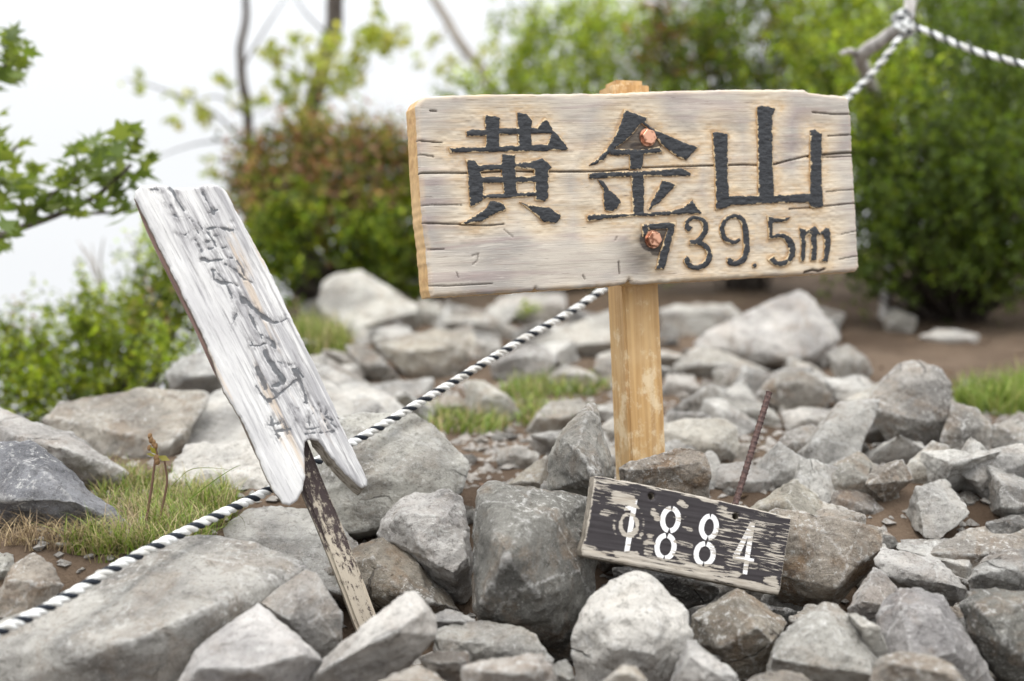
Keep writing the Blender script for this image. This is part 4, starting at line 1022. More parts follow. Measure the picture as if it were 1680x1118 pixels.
# --- stones lying further back, out of focus
FAR = [
 ('K', [(105, 260), (130, 170), (200, 130), (300, 114), (345, 150), (380, 205), (460, 240), (552, 270), (548, 370), (500, 400), (340, 420), (210, 400), (150, 392)], 'big pale boulder with a dark underside below the red-leaved bush', 'pale', [(215, 385), (250, 312), (330, 292), (540, 300), (300, 180)]),
 ('K', [(365, 170), (390, 110), (460, 84), (560, 100), (680, 160), (680, 240), (560, 250), (450, 220)], 'pale rock behind the big boulder, partly hidden by the wide sign', 'pale', None),
 ('K', [(530, 290), (560, 232), (640, 258), (668, 310), (645, 375), (560, 380)], 'small grey rock beside the big pale boulder', 'grey', None),
 ('K', [(365, 445), (500, 400), (640, 368), (790, 390), (800, 420), (790, 490), (700, 600), (560, 610), (470, 550)], 'brown-stained block in the middle distance below the big pale boulder', 'tan', [(520, 470), (700, 450)]),
 ('K', [(645, 345), (720, 270), (830, 288), (920, 330), (1012, 390), (960, 440), (860, 440), (790, 405)], 'grey slab sloping down beyond the brown-stained block', 'grey', None),
 ('K', [(850, 305), (900, 240), (1000, 218), (1190, 218), (1200, 290), (1050, 335), (960, 340)], 'flat light slab peeping out under the wide sign', 'pale', None),
 ('K', [(1020, 435), (1180, 368), (1300, 320), (1400, 290), (1500, 300), (1500, 490), (1400, 520), (1160, 490)], 'sloping rock with a shadowed base just behind the tan post', 'pale', [(1150, 450), (1390, 430)]),
 ('K', [(860, 525), (930, 480), (1000, 448), (1090, 440), (1152, 510), (1130, 570), (960, 615), (875, 590)], 'rounded grey stone between the rope and the tan post', 'grey', None),
 ('K', [(1105, 590), (1180, 528), (1280, 550), (1345, 590), (1300, 630), (1150, 650)], 'pale stone behind the grass next to the post', 'pale', None),
 ('K', [(745, 600), (830, 598), (900, 640), (965, 680), (1005, 760), (900, 800), (775, 770)], 'light flat stone bordered by the bright green grass', 'pale', None),
 ('K', [(530, 745), (620, 680), (720, 658), (775, 710), (700, 765), (600, 780)], 'pinkish grey stone just under the rope', 'tan', None),
 ('K', [(1015, 815), (1070, 740), (1130, 690), (1260, 678), (1305, 720), (1200, 795), (1140, 850), (1030, 850)], 'grey block standing behind the pointed spike', 'grey', [(1070, 760), (1180, 760)]),
 ('K', [(885, 950), (900, 888), (1000, 878), (1078, 920), (1060, 970), (960, 1005)], 'pale lump of stone alone on the bare earth', 'pale', None),
 ('K', [(1020, 850), (1100, 832), (1155, 850), (1145, 910), (1070, 935)], 'low pale stone behind the lump on bare earth', 'pale', None),
 ('K', [(920, 1060), (1010, 990), (1110, 925), (1120, 1100), (1000, 1110)], 'buff slab leaning behind the pointed spike', 'tan', None),
 ('K', [(1330, 485), (1400, 463), (1460, 530), (1400, 570), (1330, 540)], 'small pale stone touching the edge of the tan post', 'pale', None),
 ('K', [(1340, 800), (1400, 758), (1490, 800), (1490, 870), (1380, 880)], 'pale stone at the base of the tan post', 'pale', None),
 ('K', [(225, 440), (300, 438), (370, 480), (475, 595), (420, 615), (300, 570)], 'grey wedge by the grass clump under the big pale boulder', 'grey', None),
 ('K', [(60, 490), (130, 478), (200, 530), (290, 615), (380, 640), (330, 720), (200, 740), (90, 720)], 'pale shoulder of bedrock emerging behind the plank', 'pale', None),
 ('K', [(240, 740), (280, 680), (480, 690), (570, 750), (400, 790), (260, 780)], 'grey flat stone crossed by the rope beside the plank', 'grey', None),
 ('D', [(140, 320), (180, 278), (340, 228), (440, 198), (500, 128), (550, 116), (612, 150), (625, 200), (710, 290), (700, 340), (650, 370), (620, 440), (500, 450), (430, 430), (220, 400)], 'large pale outcrop with a rounded peak behind the iron bar', 'pale', [(420, 300), (560, 240), (560, 380)]),
 ('D', [(0, 190), (60, 170), (150, 164), (280, 163), (345, 220), (180, 300), (20, 290)], 'long pale ridge of stone to the near side of the large outcrop', 'pale', None),
 ('D', [(50, 440), (60, 400), (120, 350), (170, 318), (250, 395), (360, 395), (440, 425), (400, 470), (220, 465)], 'dark hollowed stone under the large outcrop', 'grey', None),
 ('D', [(212, 425), (300, 404), (362, 430), (355, 530), (230, 545)], 'square pale stone below the dark hollow', 'pale', None),
 ('D', [(10, 500), (35, 440), (140, 440), (165, 500), (60, 550)], 'grey stone right beside the middle of the tan post', 'grey', None),
 ('D', [(150, 490), (180, 452), (222, 480), (222, 525), (170, 532)], 'small round white stone near the tan post', 'pale', None),
 ('D', [(380, 520), (420, 470), (480, 436), (560, 428), (630, 460), (685, 520), (640, 600), (480, 585)], 'brownish stone just behind the top of the iron bar', 'tan', None),
 ('D', [(650, 355), (740, 318), (822, 380), (840, 430), (760, 500), (690, 450)], 'angular stone at the outer end of the large outcrop', 'grey', None),
 ('D', [(800, 560), (880, 458), (930, 400), (1020, 376), (1102, 420), (1142, 480), (1142, 620), (1100, 720), (1000, 780), (930, 750), (930, 640)], 'tall grooved grey boulder near the patch of soil', 'grey', [(960, 470), (1070, 460), (1060, 620), (940, 600)]),
 ('D', [(715, 545), (790, 508), (880, 460), (985, 560), (900, 615), (790, 615)], 'pale slab leaning on the tall grooved boulder', 'pale', None),
 ('D', [(775, 695), (800, 640), (880, 588), (992, 588), (955, 665), (880, 720), (800, 722)], 'wedge with a black underside in front of the tall grooved boulder', 'grey', [(800, 668), (880, 650), (950, 620)]),
 ('D', [(1100, 700), (1125, 610), (1150, 543), (1240, 570), (1302, 640), (1295, 745), (1200, 815), (1120, 760)], 'rounded furrowed grey boulder below the grass at the edge', 'grey', None),
 ('D', [(1300, 640), (1370, 610), (1500, 630), (1500, 800), (1300, 800)], 'grey boulder at the frame edge below the grass', 'grey', None),
 ('D', [(940, 870), (980, 780), (1070, 698), (1130, 720), (1212, 820), (1200, 890), (1100, 925), (1000, 905)], 'pale domed stone with a dark front in front of the furrowed boulder', 'pale', [(1020, 790), (1100, 820), (1170, 830)]),
 ('D', [(1205, 855), (1300, 790), (1430, 738), (1540, 760), (1540, 990), (1380, 925), (1260, 890)], 'overhanging buff slab with a black hollow under it', 'tan', [(1260, 850), (1400, 840)]),
 ('D', [(590, 880), (700, 780), (780, 738), (850, 790), (935, 900), (975, 1010), (900, 1020), (760, 920), (640, 890)], 'mid grey pointed stone right behind the pale pointed one', 'grey', [(720, 820), (830, 850)]),
 ('D', [(480, 590), (490, 578), (560, 565), (680, 578), (785, 640), (765, 690), (640, 670), (500, 660)], 'pale flat stone just past the iron bar', 'pale', None),
 ('D', [(410, 770), (500, 660), (600, 635), (700, 685), (745, 750), (640, 815), (470, 815)], 'pale grey hump of stone beside the iron bar', 'grey', None),
 ('D', [(190, 610), (230, 528), (330, 520), (420, 560), (485, 620), (440, 665), (320, 655)], 'light stone crossed by the upper iron bar', 'pale', None),
 ('D', [(-30, 640), (120, 608), (240, 610), (310, 640), (325, 770), (240, 820), (-30, 800)], 'broad pale slab between the post and the iron bar', 'pale', None),
 ('D', [(610, 910), (660, 868), (760, 878), (830, 915), (885, 960), (895, 1040), (760, 1030), (660, 980)], 'smooth buff stone next to the big rust-brown stone', 'tan', None),
 ('D', [(900, 805), (930, 773), (962, 800), (955, 842), (912, 840)], 'little pale stone on the path of soil', 'pale', None),
 ('D', [(225, 810), (250, 790), (360, 778), (465, 850), (420, 900), (320, 945), (220, 880)], 'grey stone around the foot of the iron bar', 'grey', None),
 ('D', [(1015, 292), (1080, 263), (1150, 262), (1255, 283), (1245, 328), (1120, 335)], 'flat pale stone lying alone on the dark soil', 'pale', None),
 ('D', [(875, 215), (920, 178), (1012, 218), (992, 282), (890, 285)], 'squarish grey stone on the dark soil beneath the bush', 'grey', None),
 ('D', [(930, 135), (1020, 88), (1100, 98), (1135, 150), (1080, 180), (960, 168)], 'rounded stone half sunk in soil under the green bush', 'grey', None),
 ('D', [(1175, 995), (1220, 968), (1248, 1000), (1222, 1028)], 'small stone beside the black hollow', 'pale', None),
 ('D', [(1160, 505), (1190, 458), (1250, 468), (1290, 500), (1200, 540)], 'low stone half hidden by the grass at the edge', 'grey', None),
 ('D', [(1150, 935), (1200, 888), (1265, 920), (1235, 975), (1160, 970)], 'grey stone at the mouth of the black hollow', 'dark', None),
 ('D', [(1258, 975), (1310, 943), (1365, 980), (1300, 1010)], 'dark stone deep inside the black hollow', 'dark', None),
]
for c, p, l, t, r in FAR:
    o = stone(c, p, l, t, None, r, rec=.75, bulge=.16, amp=.85)
    o.color = (o.color[0] * .92, o.color[1] * .905, o.color[2] * .88, o.color[3] + .1)

import re
def short_name(o):
    t = re.split(r' (?:with|beside|behind|leaning|below|above|under|standing|lying|wedged|at|next|tucked|cut|split|rising|squeezed|between|on|crossed|beyond|to|in|of|over|into|stretching|showing|directly|just|by|near|bordered|seen|far|alone|half|peeping|sloping|emerging|sticking|low|lowest|partly|right|touching|past|broken off) ', o['label'])[0].rstrip(',')
    return ' '.join(t.split()[:6])
NAMED = [(np.array(o.location), short_name(o)) for o in ROCKS]
USED = set()
def near_name(x, y, z, pre=''):
    od = sorted(NAMED, key=lambda q: ((q[0] - np.array([x, y, z])) ** 2).sum())[:7]
    for q in od:
        if (pre, q[1]) not in USED:
            USED.add((pre, q[1])); return q[1]
    return od[0][1]
COLW = {'tan': 'buff', 'blue': 'bluish'}

# --- angular stones filling the heap and the field behind
def block(x, y, z, s, rg, label, group):
    pts = rg.uniform(-.5, .5, (11, 3)) * np.array([1.15, .9, .75]); a = rg.uniform(0, 6.3)
    pts = pts @ np.array(Matrix.Rotation(a, 3, 'Z') @ Matrix.Rotation(rg.uniform(-.5, .5), 3, 'X')).T
    me = rough(hull_mesh([tuple(p * s * 1.3) for p in pts]), s, s / (26 if y < 2.4 else 15), int(rg.integers(9999)), .9)
    k = ['grey', 'pale', 'pale', 'tan', 'brown', 'dark'][rg.integers(6)] if y < 2.4 else ['grey', 'pale', 'pale', 'tan'][rg.integers(4)]
    ob = link('rock', me, None, '%s %s angular stone %s the %s' % ('small' if s < .095 else 'medium' if s < .16 else 'larger', COLW.get(k, k), label, near_name(x, y, z, label + k + ('s' if s < .095 else 'm' if s < .16 else 'l'))), 'rock', group, loc=(x, y, z))
    ob.color = TINT[k]
rg = np.random.default_rng(77)
for k in range(60):
    x, y = rg.uniform(-.34, .98), rg.uniform(1.55, 2.4)
    if k >= 48: x, y = rg.uniform(.45, 1.0), rg.uniform(2.1, 2.6)
    block(x, y, float(G(x, y)) + .03, rg.uniform(.07, .14), rg, 'low in the heap near', 'broken stones filling the gaps of the heap')
for k in range(120):
    px, py = rg.uniform(480, 1560), rg.uniform(500, 800)
    if px > 1370 and py < 660 or (680 < px < 1000 and 600 < py < 730 and rg.random() < .8) or (760 < px < 900 and py > 720): continue
    d = ground_hit(px, py); w = P(px, py, d)
    block(w[0], w[1], w[2] + .005, rg.uniform(.05, .12) * (.5 + .22 * d), rg, 'among the rocks near', 'angular stones of the rock field')

# --- little stones wedged among the others and scattered on the soil: one shared look
SS = []
def pebble(x, y, s, rg, sink=.3):
    if len(SS) < 5:
        pts = rg.normal(size=(14, 3)); pts /= np.linalg.norm(pts, axis=1)[:, None]; pts *= np.array([1, .8, .6]) * rg.uniform(.8, 1, (14, 1))
        me = rough(hull_mesh([tuple(p * .5) for p in pts]), 1.0, 0.06, 900 + len(SS), 0.8)
        SS.append(me)
    ob = link('small_stone', SS[rg.integers(len(SS))], None, 'small loose stone lying among the bigger rocks or on the soil', 'stone', 'small loose stones between the rocks')
    ob.location = (x, y, float(G(x, y)) + s * (.3 - sink)); ob.scale = (s, s, s)
    ob.rotation_euler = (rg.uniform(-.4, .4), rg.uniform(-.4, .4), rg.uniform(0, 6.3))
    k = ['grey', 'pale', 'tan', 'dark'][rg.integers(4)]; ob.color = TINT[k]
    ob['label'] = 'little loose %s stone lying near the %s' % (COLW.get(k, k), near_name(x, y, float(G(x, y)), k))
rg = np.random.default_rng(5)
for k in range(150):
    px, py = rg.uniform(560, 1700), rg.uniform(520, 1000)
    if px < 800 and py < 600 or px > 1360 and py < 640: continue
    d = ground_hit(px, py); w = P(px, py, d)
    pebble(w[0], w[1], rg.uniform(.02, .06) * (0.6 + .2 * d), rg)
# gravel on the bare soil
rg = np.random.default_rng(8); N = 9000
gx = rg.uniform(-.7, 2.6, N); gy = 1.5 + 1.9 * rg.random(N) ** 1.2; gz = G(gx, gy)
sz = rg.uniform(.003, .012, N) * (1 + .15 * gy)
oc = np.array([[1, 0, 0], [-1, 0, 0], [0, 1, 0], [0, -1, 0], [0, 0, 1], [0, 0, -1]], float)
of = np.array([[0, 2, 4], [2, 1, 4], [1, 3, 4], [3, 0, 4], [2, 0, 5], [1, 2, 5], [3, 1, 5], [0, 3, 5]])
jit = rg.uniform(.6, 1.2, (N, 6, 1)) * oc[None] * np.array([1, 1, .6]) + rg.normal(0, .12, (N, 6, 3))
an = rg.uniform(0, 6.3, N); ca, sa = np.cos(an)[:, None], np.sin(an)[:, None]
vx = jit[..., 0] * ca - jit[..., 1] * sa; vy = jit[..., 0] * sa + jit[..., 1] * ca
V = np.stack([vx, vy, jit[..., 2]], -1) * sz[:, None, None] + np.stack([gx, gy, gz], 1)[:, None]
F = (of[None] + 6 * np.arange(N)[:, None, None]).reshape(-1, 3)
g = link('gravel', mesh_np('gravel', V.reshape(-1, 3), F, [ROCK], smooth=False), kind='stuff'); g.color = (.3, .27, .24, .4)

# ================================================================== plants
def unit(a): return a / (np.linalg.norm(a, axis=-1, keepdims=True) + 1e-12)
def leaf_cloud(cent, size, pal, rg, up=0.5, wid=0.45, fold=0.25, o=(0, 0, 0), jit=.35):
    """many small pointed leaves, each two folded triangles; cent (n,3)"""
    n = len(cent); nrm = unit(rg.normal(size=(n, 3)) + np.array([0, 0, up * 1.6])); ax = unit(np.cross(nrm, rg.normal(size=(n, 3))))
    sd = np.cross(nrm, ax); s = (np.asarray(size) * rg.uniform(.6, 1.25, n))[:, None]
    b, t = cent - ax * s * .5, cent + ax * s * .5 - nrm * s * .1
    l, r = cent + sd * s * wid * .5 + nrm * s * fold * .3 - ax * s * .08, cent - sd * s * wid * .5 + nrm * s * fold * .3 - ax * s * .08
    V = np.stack([b, l, t, r], 1).reshape(-1, 3) - np.array(o)
    i = np.arange(n)[:, None] * 4
    F = np.concatenate([i + np.array([[0, 2, 1]]), i + np.array([[0, 3, 2]])])
    pal = np.asarray(pal, float)
    c = pal[rg.integers(len(pal), size=n)] * rg.uniform(1 - jit, 1 + jit, (n, 1)) * rg.uniform(.92, 1.08, (n, 3))
    return V, F, np.repeat(c, 4, 0)

def bush(name, label, blobs, nleaf, size, pal, cat='bush', pals=None, base=None, seed=1, clump=.26, up=.5, group=None, nst=9):
    """blobs: (px, py, radius px, d); clumps of leaves spread through them, on twigs that rise from the base"""
    rg = np.random.default_rng(seed)
    vol = np.array([b[2] * b[3] for b in blobs], float); 
    B = [(P(b[0], b[1], b[3]), b[2] * b[3] / FPX, b[4] if len(b) > 4 else 0) for b in blobs]
    if base is None:
        lowest = max(blobs, key=lambda b: b[1] + b[2]); base = B[blobs.index(lowest)][0].copy()
    base = np.array(base, float); base[2] = float(G(base[0], base[1]))
    V, F, T, o = [], [], [], 0
    tips = []
    w = np.array([b[1] ** 2 for b in B]); w /= w.sum()
    for (c, r, pi), wi in zip(B, w):
        k = max(4, int(34 * (r / .2) ** 1.5)); n = int(nleaf * wi)
        dirs = unit(rg.normal(size=(k, 3))); sub = c + dirs * r * (rg.random((k, 1)) ** .45) * np.array([1, .8, 1])
        wh = rg.integers(k, size=n)
        nt_ = max(4, n // 11); tw = wh[:nt_]                       # leafy twigs: leaves set along each
        st = sub[tw] + rg.normal(size=(nt_, 3)) * r * clump
        td = unit(unit(st - c) * .7 + rg.normal(size=(nt_, 3)) * .55 + np.array([0, 0, .75])); tl = rg.uniform(.10, .22, nt_) * (.5 + 2.2 * r)
        tone = rg.uniform(.65, 1.4, k)[tw]; q = rg.integers(nt_, size=n); al = rg.random(n) ** .8
        pts = st[q] + td[q] * (tl[q] * al)[:, None] + unit(rg.normal(size=(n, 3))) * size * .55
        v, f, t = leaf_cloud(pts, size * np.repeat(1.0, n) * (1.15 - .5 * al), (pals or [pal])[pi], rg, up, o=base)
        t = t * np.repeat((tone * rg.uniform(.7, 1.25, nt_))[q] * (.85 + .4 * al), 4)[:, None]
        V.append(v); F.append(f + o); T.append(t); o += len(v)
        tips += [sub[j] for j in rg.choice(k, min(k, nst), replace=False)]
    root = bpy.data.objects.new(name, None); COL.objects.link(root); root.location = tuple(base)
    root['label'] = label; root['category'] = cat
    if group: root['group'] = group
    cr_ = link('foliage', mesh_np('foliage', np.concatenate(V), np.concatenate(F), [LEAF], smooth=False, tint=np.concatenate(T)), root)
    parts = []
    for t in tips:
        b = base + rg.normal(size=3) * np.array([.04, .04, 0]); b[2] -= .03
        m_ = (b + t) / 2 + rg.normal(size=3) * .05 * np.linalg.norm(t - b)
        parts.append(tube(spline([b, m_, t], 9) - base, np.linspace(.007, .0022, 9), 5))
    v, f = join(parts)
    link('stem', mesh_np('stem', v, f, [BARK_D]), root)
    return root

GR = [(.115, .16, .012), (.17, .22, .016), (.075, .11, .012), (.26, .30, .03)]
YG = [(.23, .30, .03), (.28, .34, .04), (.16, .23, .025)]
RD = [(.22, .085, .06), (.26, .13, .085), (.14, .075, .05), (.16, .16, .03), (.24, .21, .06), (.10, .13, .025), (.13, .17, .03), (.28, .18, .12)]
DK = [(.045, .07, .012), (.065, .10, .014), (.085, .13, .016), (.11, .075, .03)]

bush('red_leaved_bush', 'bushy shrub with red-brown leaves above and bright green ones below', [
    (455, 300, 62, 4.9), (540, 280, 58, 5.0), (620, 295, 58, 5.0), (690, 315, 60, 5.0), (430, 345, 44, 4.8), (505, 350, 66, 4.8), (590, 360, 74, 4.9), (500, 245, 26, 5.0), (425, 290, 28, 4.9), (620, 245, 22, 5), (670, 380, 60, 4.9, 1),
    (440, 400, 42, 4.6, 1), (490, 385, 36, 4.6, 1), (450, 450, 34, 4.6, 1), (580, 395, 50, 4.7, 1), (640, 410, 44, 4.8, 1), (700, 420, 50, 4.9, 1)],
    21000, .034, RD, pals=[RD + DK[:2], GR + DK[1:3]], base=P(560, 470, 5.0), seed=3)
bush('low_bush', 'low green bush with reddish tips at the drop behind the flat buff slab', [
    (-20, 620, 60, 3.7), (60, 610, 58, 3.6), (130, 600, 60, 3.6), (190, 560, 52, 3.7), (240, 500, 52, 3.8), (275, 450, 44, 3.9), (300, 520, 44, 3.9), (150, 540, 30, 3.7), (215, 590, 46, 3.6), (100, 650, 40, 3.5), (20, 660, 40, 3.5), (255, 430, 30, 3.9), (320, 470, 40, 3.9), (135, 510, 18, 3.7), (60, 565, 26, 3.7, 1), (20, 570, 22, 3.7, 1), (245, 540, 30, 3.7, 1)],
    8500, .026, GR + YG[:1], pals=[GR + YG[:1], RD[2:] + GR[:1]], base=P(170, 650, 3.8), seed=4)
bush('small_green_bush', 'small light green bush on its own beside the pale rounded boulder', [(262, 605, 32, 3.3), (240, 620, 22, 3.3), (290, 600, 18, 3.3)], 700, .022, GR + YG, base=P(265, 640, 3.3), seed=6)
bush('pale_green_bush', 'tall loose green bush above the middle of the wide sign', [
    (860, 110, 70, 5.8), (930, 90, 78, 5.9), (1010, 110, 80, 5.8), (1080, 100, 70, 6.0), (820, 160, 62, 5.6), (900, 190, 80, 5.6), (1000, 210, 90, 5.6), (880, 50, 30, 6), (960, 30, 40, 6.2), (1040, 50, 36, 6.1), (770, 190, 40, 5.6), (900, 300, 110, 5.6), (1000, 340, 110, 5.6), (780, 330, 90, 5.5)],
    11500, .04, GR + YG, base=P(930, 430, 5.8), seed=8, pals=[GR + YG])
bush('russet_bush', 'dark russet and green bush between the pale bush and the yellow-green one', [
    (1090, 70, 50, 5.6, 1), (1140, 60, 60, 5.7), (1180, 110, 70, 5.4), (1250, 60, 80, 5.6), (1240, 140, 80, 5.4), (1310, 90, 70, 5.4), (1330, 30, 60, 5.6), (1110, 120, 50, 5.6, 1), (1200, 10, 56, 5.8), (1280, -20, 60, 5.8), (1180, 260, 120, 5.4), (1300, 250, 110, 5.3)],
    14000, .036, DK + GR[:2], pals=[DK + GR[:3], RD[:3] + DK], base=P(1230, 440, 5.6), seed=9)
bush('yellow_green_bush', 'large yellow-green bush filling the corner behind the end of the wide sign', [
    (1400, 110, 60, 4.6, 1), (1460, 150, 70, 4.5, 1), (1540, 140, 80, 4.6), (1620, 170, 80, 4.6), (1700, 150, 90, 4.7), (1420, 210, 70, 4.4, 1), (1490, 240, 80, 4.4), (1570, 260, 84, 4.4), (1660, 270, 90, 4.4), (1440, 310, 66, 4.4), (1510, 330, 76, 4.3), (1600, 350, 80, 4.3), (1690, 360, 80, 4.4), (1440, 395, 50, 4.4), (1520, 405, 46, 4.3), (1750, 260, 90, 4.5),
    (1390, 300, 64, 4.5), (1410, 390, 56, 4.5), (1460, 430, 44, 4.4), (1590, 425, 56, 4.3), (1660, 430, 56, 4.3), (1730, 420, 70, 4.4), (1385, 432, 34, 4.5), (1450, 448, 38, 4.5), (1530, 452, 42, 4.5), (1615, 452, 46, 4.5), (1700, 448, 50, 4.5), (1360, 110, 50, 4.7, 1), (1340, 60, 40, 4.8, 1), (1420, 50, 60, 4.9, 1), (1500, 60, 70, 4.9), (1590, 70, 80, 5), (1680, 60, 80, 5), (1380, 60, 46, 4.9, 1), (1370, 170, 46, 4.6), (1760, 80, 90, 5)],
    40000, .028, GR, pals=[GR[:1] + GR[2:3] + DK[1:3] + DK[:1], GR + YG], base=P(1560, 445, 4.75), seed=10, up=.3, nst=5)
bush('dark_bush', 'dark shrubbery in the top corner above the sagging rope', [
    (1560, 10, 80, 5.8), (1650, 10, 80, 5.8), (1740, 20, 90, 5.8), (1600, -60, 90, 5.9), (1700, -60, 90, 5.9), (1440, -20, 70, 5.8), (1380, -40, 70, 5.9), (1500, -40, 80, 5.9), (1500, 120, 110, 5.6), (1620, 160, 120, 5.6), (1720, 220, 130, 5.6), (1500, 300, 110, 5.5), (1620, 340, 110, 5.5)],
    14000, .035, DK, base=P(1600, 450, 5.7), seed=12, pals=[DK + GR[:1]])
bush('green_bush', 'green bush at the outer edge of the picture under the sagging rope', [
    (1800, 330, 90, 4.9), (1850, 230, 100, 5.0), (1850, 110, 90, 5.1), (1920, 320, 100, 5.1), (1830, 420, 70, 4.8), (1950, 180, 90, 5.2)], 9000, .03, GR[:3] + DK[1:3], base=P(1850, 450, 4.9), seed=15)
bush('seedling', 'tiny bright seedling among the stones beneath the wide sign', [(850, 522, 9, 4.6)], 40, .03, YG, 'plant', base=P(850, 532, 4.6), seed=13, nst=2)

# dead grey branch the rope hangs from
root = bpy.data.objects.new('dead_branch', None); COL.objects.link(root)
bb = P(1450, 400, 4.7); bb[2] = float(G(bb[0], bb[1])); root.location = tuple(bb)
root['label'] = 'bare grey dead branch forking where the rope is knotted'; root['category'] = 'branch'
GREYW = mat_bark('grey_dead_wood', (0.26, 0.24, 0.225), (0.50, 0.475, 0.455), 45)
l1 = spline([bb - [0, 0, .08], P(1470, 260, 4.9), P(1425, 130, 4.2), P(1412, 95, 3.45), P(1448, 66, 3.27), P(1484, 36, 3.2), P(1494, 0, 3.2), P(1504, -90, 3.25)], 50) - bb
V, F = tube(l1, np.linspace(.020, .0125, 50) * (1 + .12 * noise(np.column_stack([np.linspace(0, 9, 50)] * 3), 3)), 9)
link('limb', mesh_np('limb', V, F, [GREYW]), root)
for pts, r in (([P(1412, 95, 3.4), P(1395, 85, 3.35), P(1380, 88, 3.3)], .011), ([P(1494, 0, 3.2), P(1530, -40, 3.2), P(1560, -90, 3.25)], .009)):
    V, F = tube(spline(pts, 14) - bb, np.linspace(r, r * .5, 14), 7); link('twig', mesh_np('twig', V, F, [GREYW]), root)

# slim trees standing against the mist
LV = 5
def slim_tree(name, label, trunk, r0, r1, twigs, sprays, pal, bark, size=.045, seed=1, group='slim trees standing against the mist'):
    rg = np.random.default_rng(seed)
    tp = np.array([P(*q) for q in trunk]); b = tp[0].copy(); b[2] = float(G(b[0], b[1])); tp = np.vstack([b - [0, 0, .05], tp])
    root = bpy.data.objects.new(name, None); COL.objects.link(root); root.location = tuple(b)
    root['label'] = label; root['category'] = 'tree'; root['group'] = group
    c = spline(tp, 60); c = c + .008 * noise(c * 9, seed)[:, None] - b
    V, F = tube(c, np.linspace(r0, r1, 60), 9); link('trunk', mesh_np('trunk', V, F, [bark]), root)
    ps = [tube(spline([P(*q) for q in tw], 20) - b, np.linspace(.0062, .002, 20), 6) for tw in twigs]
    if ps:
        v, f = join(ps); link('branches', mesh_np('branches', v, f, [bark]), root)
    if sprays:
        cc = []
        for (px, py, r, d, n) in sprays:
            n = int(n * 1.1); r = r * 1.4; m_ = P(px, py, d); R = r * d / FPX; k = max(4, n // 5)
            sub = m_ + unit(rg.normal(size=(k, 3))) * R * rg.random((k, 1)) ** .5
            cc.append(sub[rg.integers(k, size=n)] + rg.normal(size=(n, 3)) * R * .2)
        v, f, t = leaf_cloud(np.concatenate(cc), size * 1.05, pal, rg, .3, .5, o=b)
        link('crown', mesh_np('crown', v, f, [LEAF], smooth=False, tint=t), root)
    return root
SP_ = [(.30, .33, .06), (.36, .36, .09), (.24, .28, .05)]
slim_tree('slim_tree', 'thin dark trunk with a few leaves, nearest the tilting plank', [(412, 300, 5.6), (408, 200, 5.6), (398, 120, 5.6), (394, 80, 5.6), (402, 20, 5.6), (404, -60, 5.6)], .024, .012,
          [[(412, 250, 5.6), (350, 185, 5.5), (260, 145, 5.4), (205, 130, 5.4)], [(404, 190, 5.6), (360, 160, 5.6), (320, 165, 5.5)], [(398, 110, 5.6), (440, 40, 5.6), (480, -20, 5.6)], [(412, 230, 5.6), (330, 235, 5.5), (250, 260, 5.5)]],
          [(215, 132, 16, 5.4, 14), (300, 172, 26, 5.4, 30), (345, 180, 18, 5.5, 20), (360, 145, 16, 5.5, 14), (405, 170, 20, 5.6, 20), (345, 275, 18, 5.5, 10), (440, 90, 16, 5.6, 14), (470, 70, 16, 5.6, 10)], SP_, BARK_D, .05, 21)
slim_tree('slim_tree', 'thicker two-toned trunk rising out of the red-leaved bush', [(500, 260, 5.7), (505, 190, 5.7), (525, 130, 5.7), (540, 70, 5.7), (548, 20, 5.7), (558, -70, 5.7)], .040, .034,
          [[(520, 150, 5.7), (580, 100, 5.5), (640, 50, 5.4)], [(510, 180, 5.7), (570, 140, 5.5), (610, 110, 5.5)], [(520, 140, 5.7), (470, 110, 5.5), (430, 95, 5.5)], [(540, 60, 5.7), (500, 20, 5.7), (470, -30, 5.7)], [(505, 190, 5.7), (460, 170, 5.6), (420, 190, 5.6)]],
          [(560, 90, 38, 5.4, 46), (610, 60, 36, 5.4, 46), (640, 50, 28, 5.3, 34), (620, 25, 20, 5.4, 14), (570, 140, 30, 5.4, 26), (475, 110, 26, 5.5, 26), (440, 95, 20, 5.5, 20), (530, 130, 30, 5.5, 34), (510, 180, 30, 5.6, 34), (460, 150, 24, 5.5, 22), (590, 105, 26, 5.4, 26), (495, 75, 26, 5.5, 16), (540, 60, 24, 5.5, 18)], SP_, BARK_D, .055, 22)
slim_tree('slim_tree', 'pale leaning trunk in the mist just beyond the corner of the wide sign', [(830, 260, 6.6), (800, 130, 6.6), (765, 80, 6.6), (730, 30, 6.6), (700, -20, 6.6), (690, -60, 6.6)], .030, .018,
          [[(735, 40, 6.6), (715, 70, 6.5), (705, 100, 6.5)], [(770, 90, 6.6), (735, 110, 6.5), (720, 118, 6.5)]], [(708, 65, 12, 6.4, 10), (728, 118, 14, 6.4, 14), (690, 110, 12, 6.4, 8), (755, 120, 18, 6.4, 20), (800, 90, 24, 6.4, 30)], SP_, BARK_P, .05, 23)
slim_tree('slim_tree', 'pale trunk rising behind the tall loose green bush', [(1010, 200, 7.2), (1000, 100, 7.2), (986, 40, 7.2), (985, -60, 7.2)], .032, .026, [], [(960, -10, 40, 7, 40), (1040, 0, 40, 7, 40)], SP_, BARK_P, .05, 24)

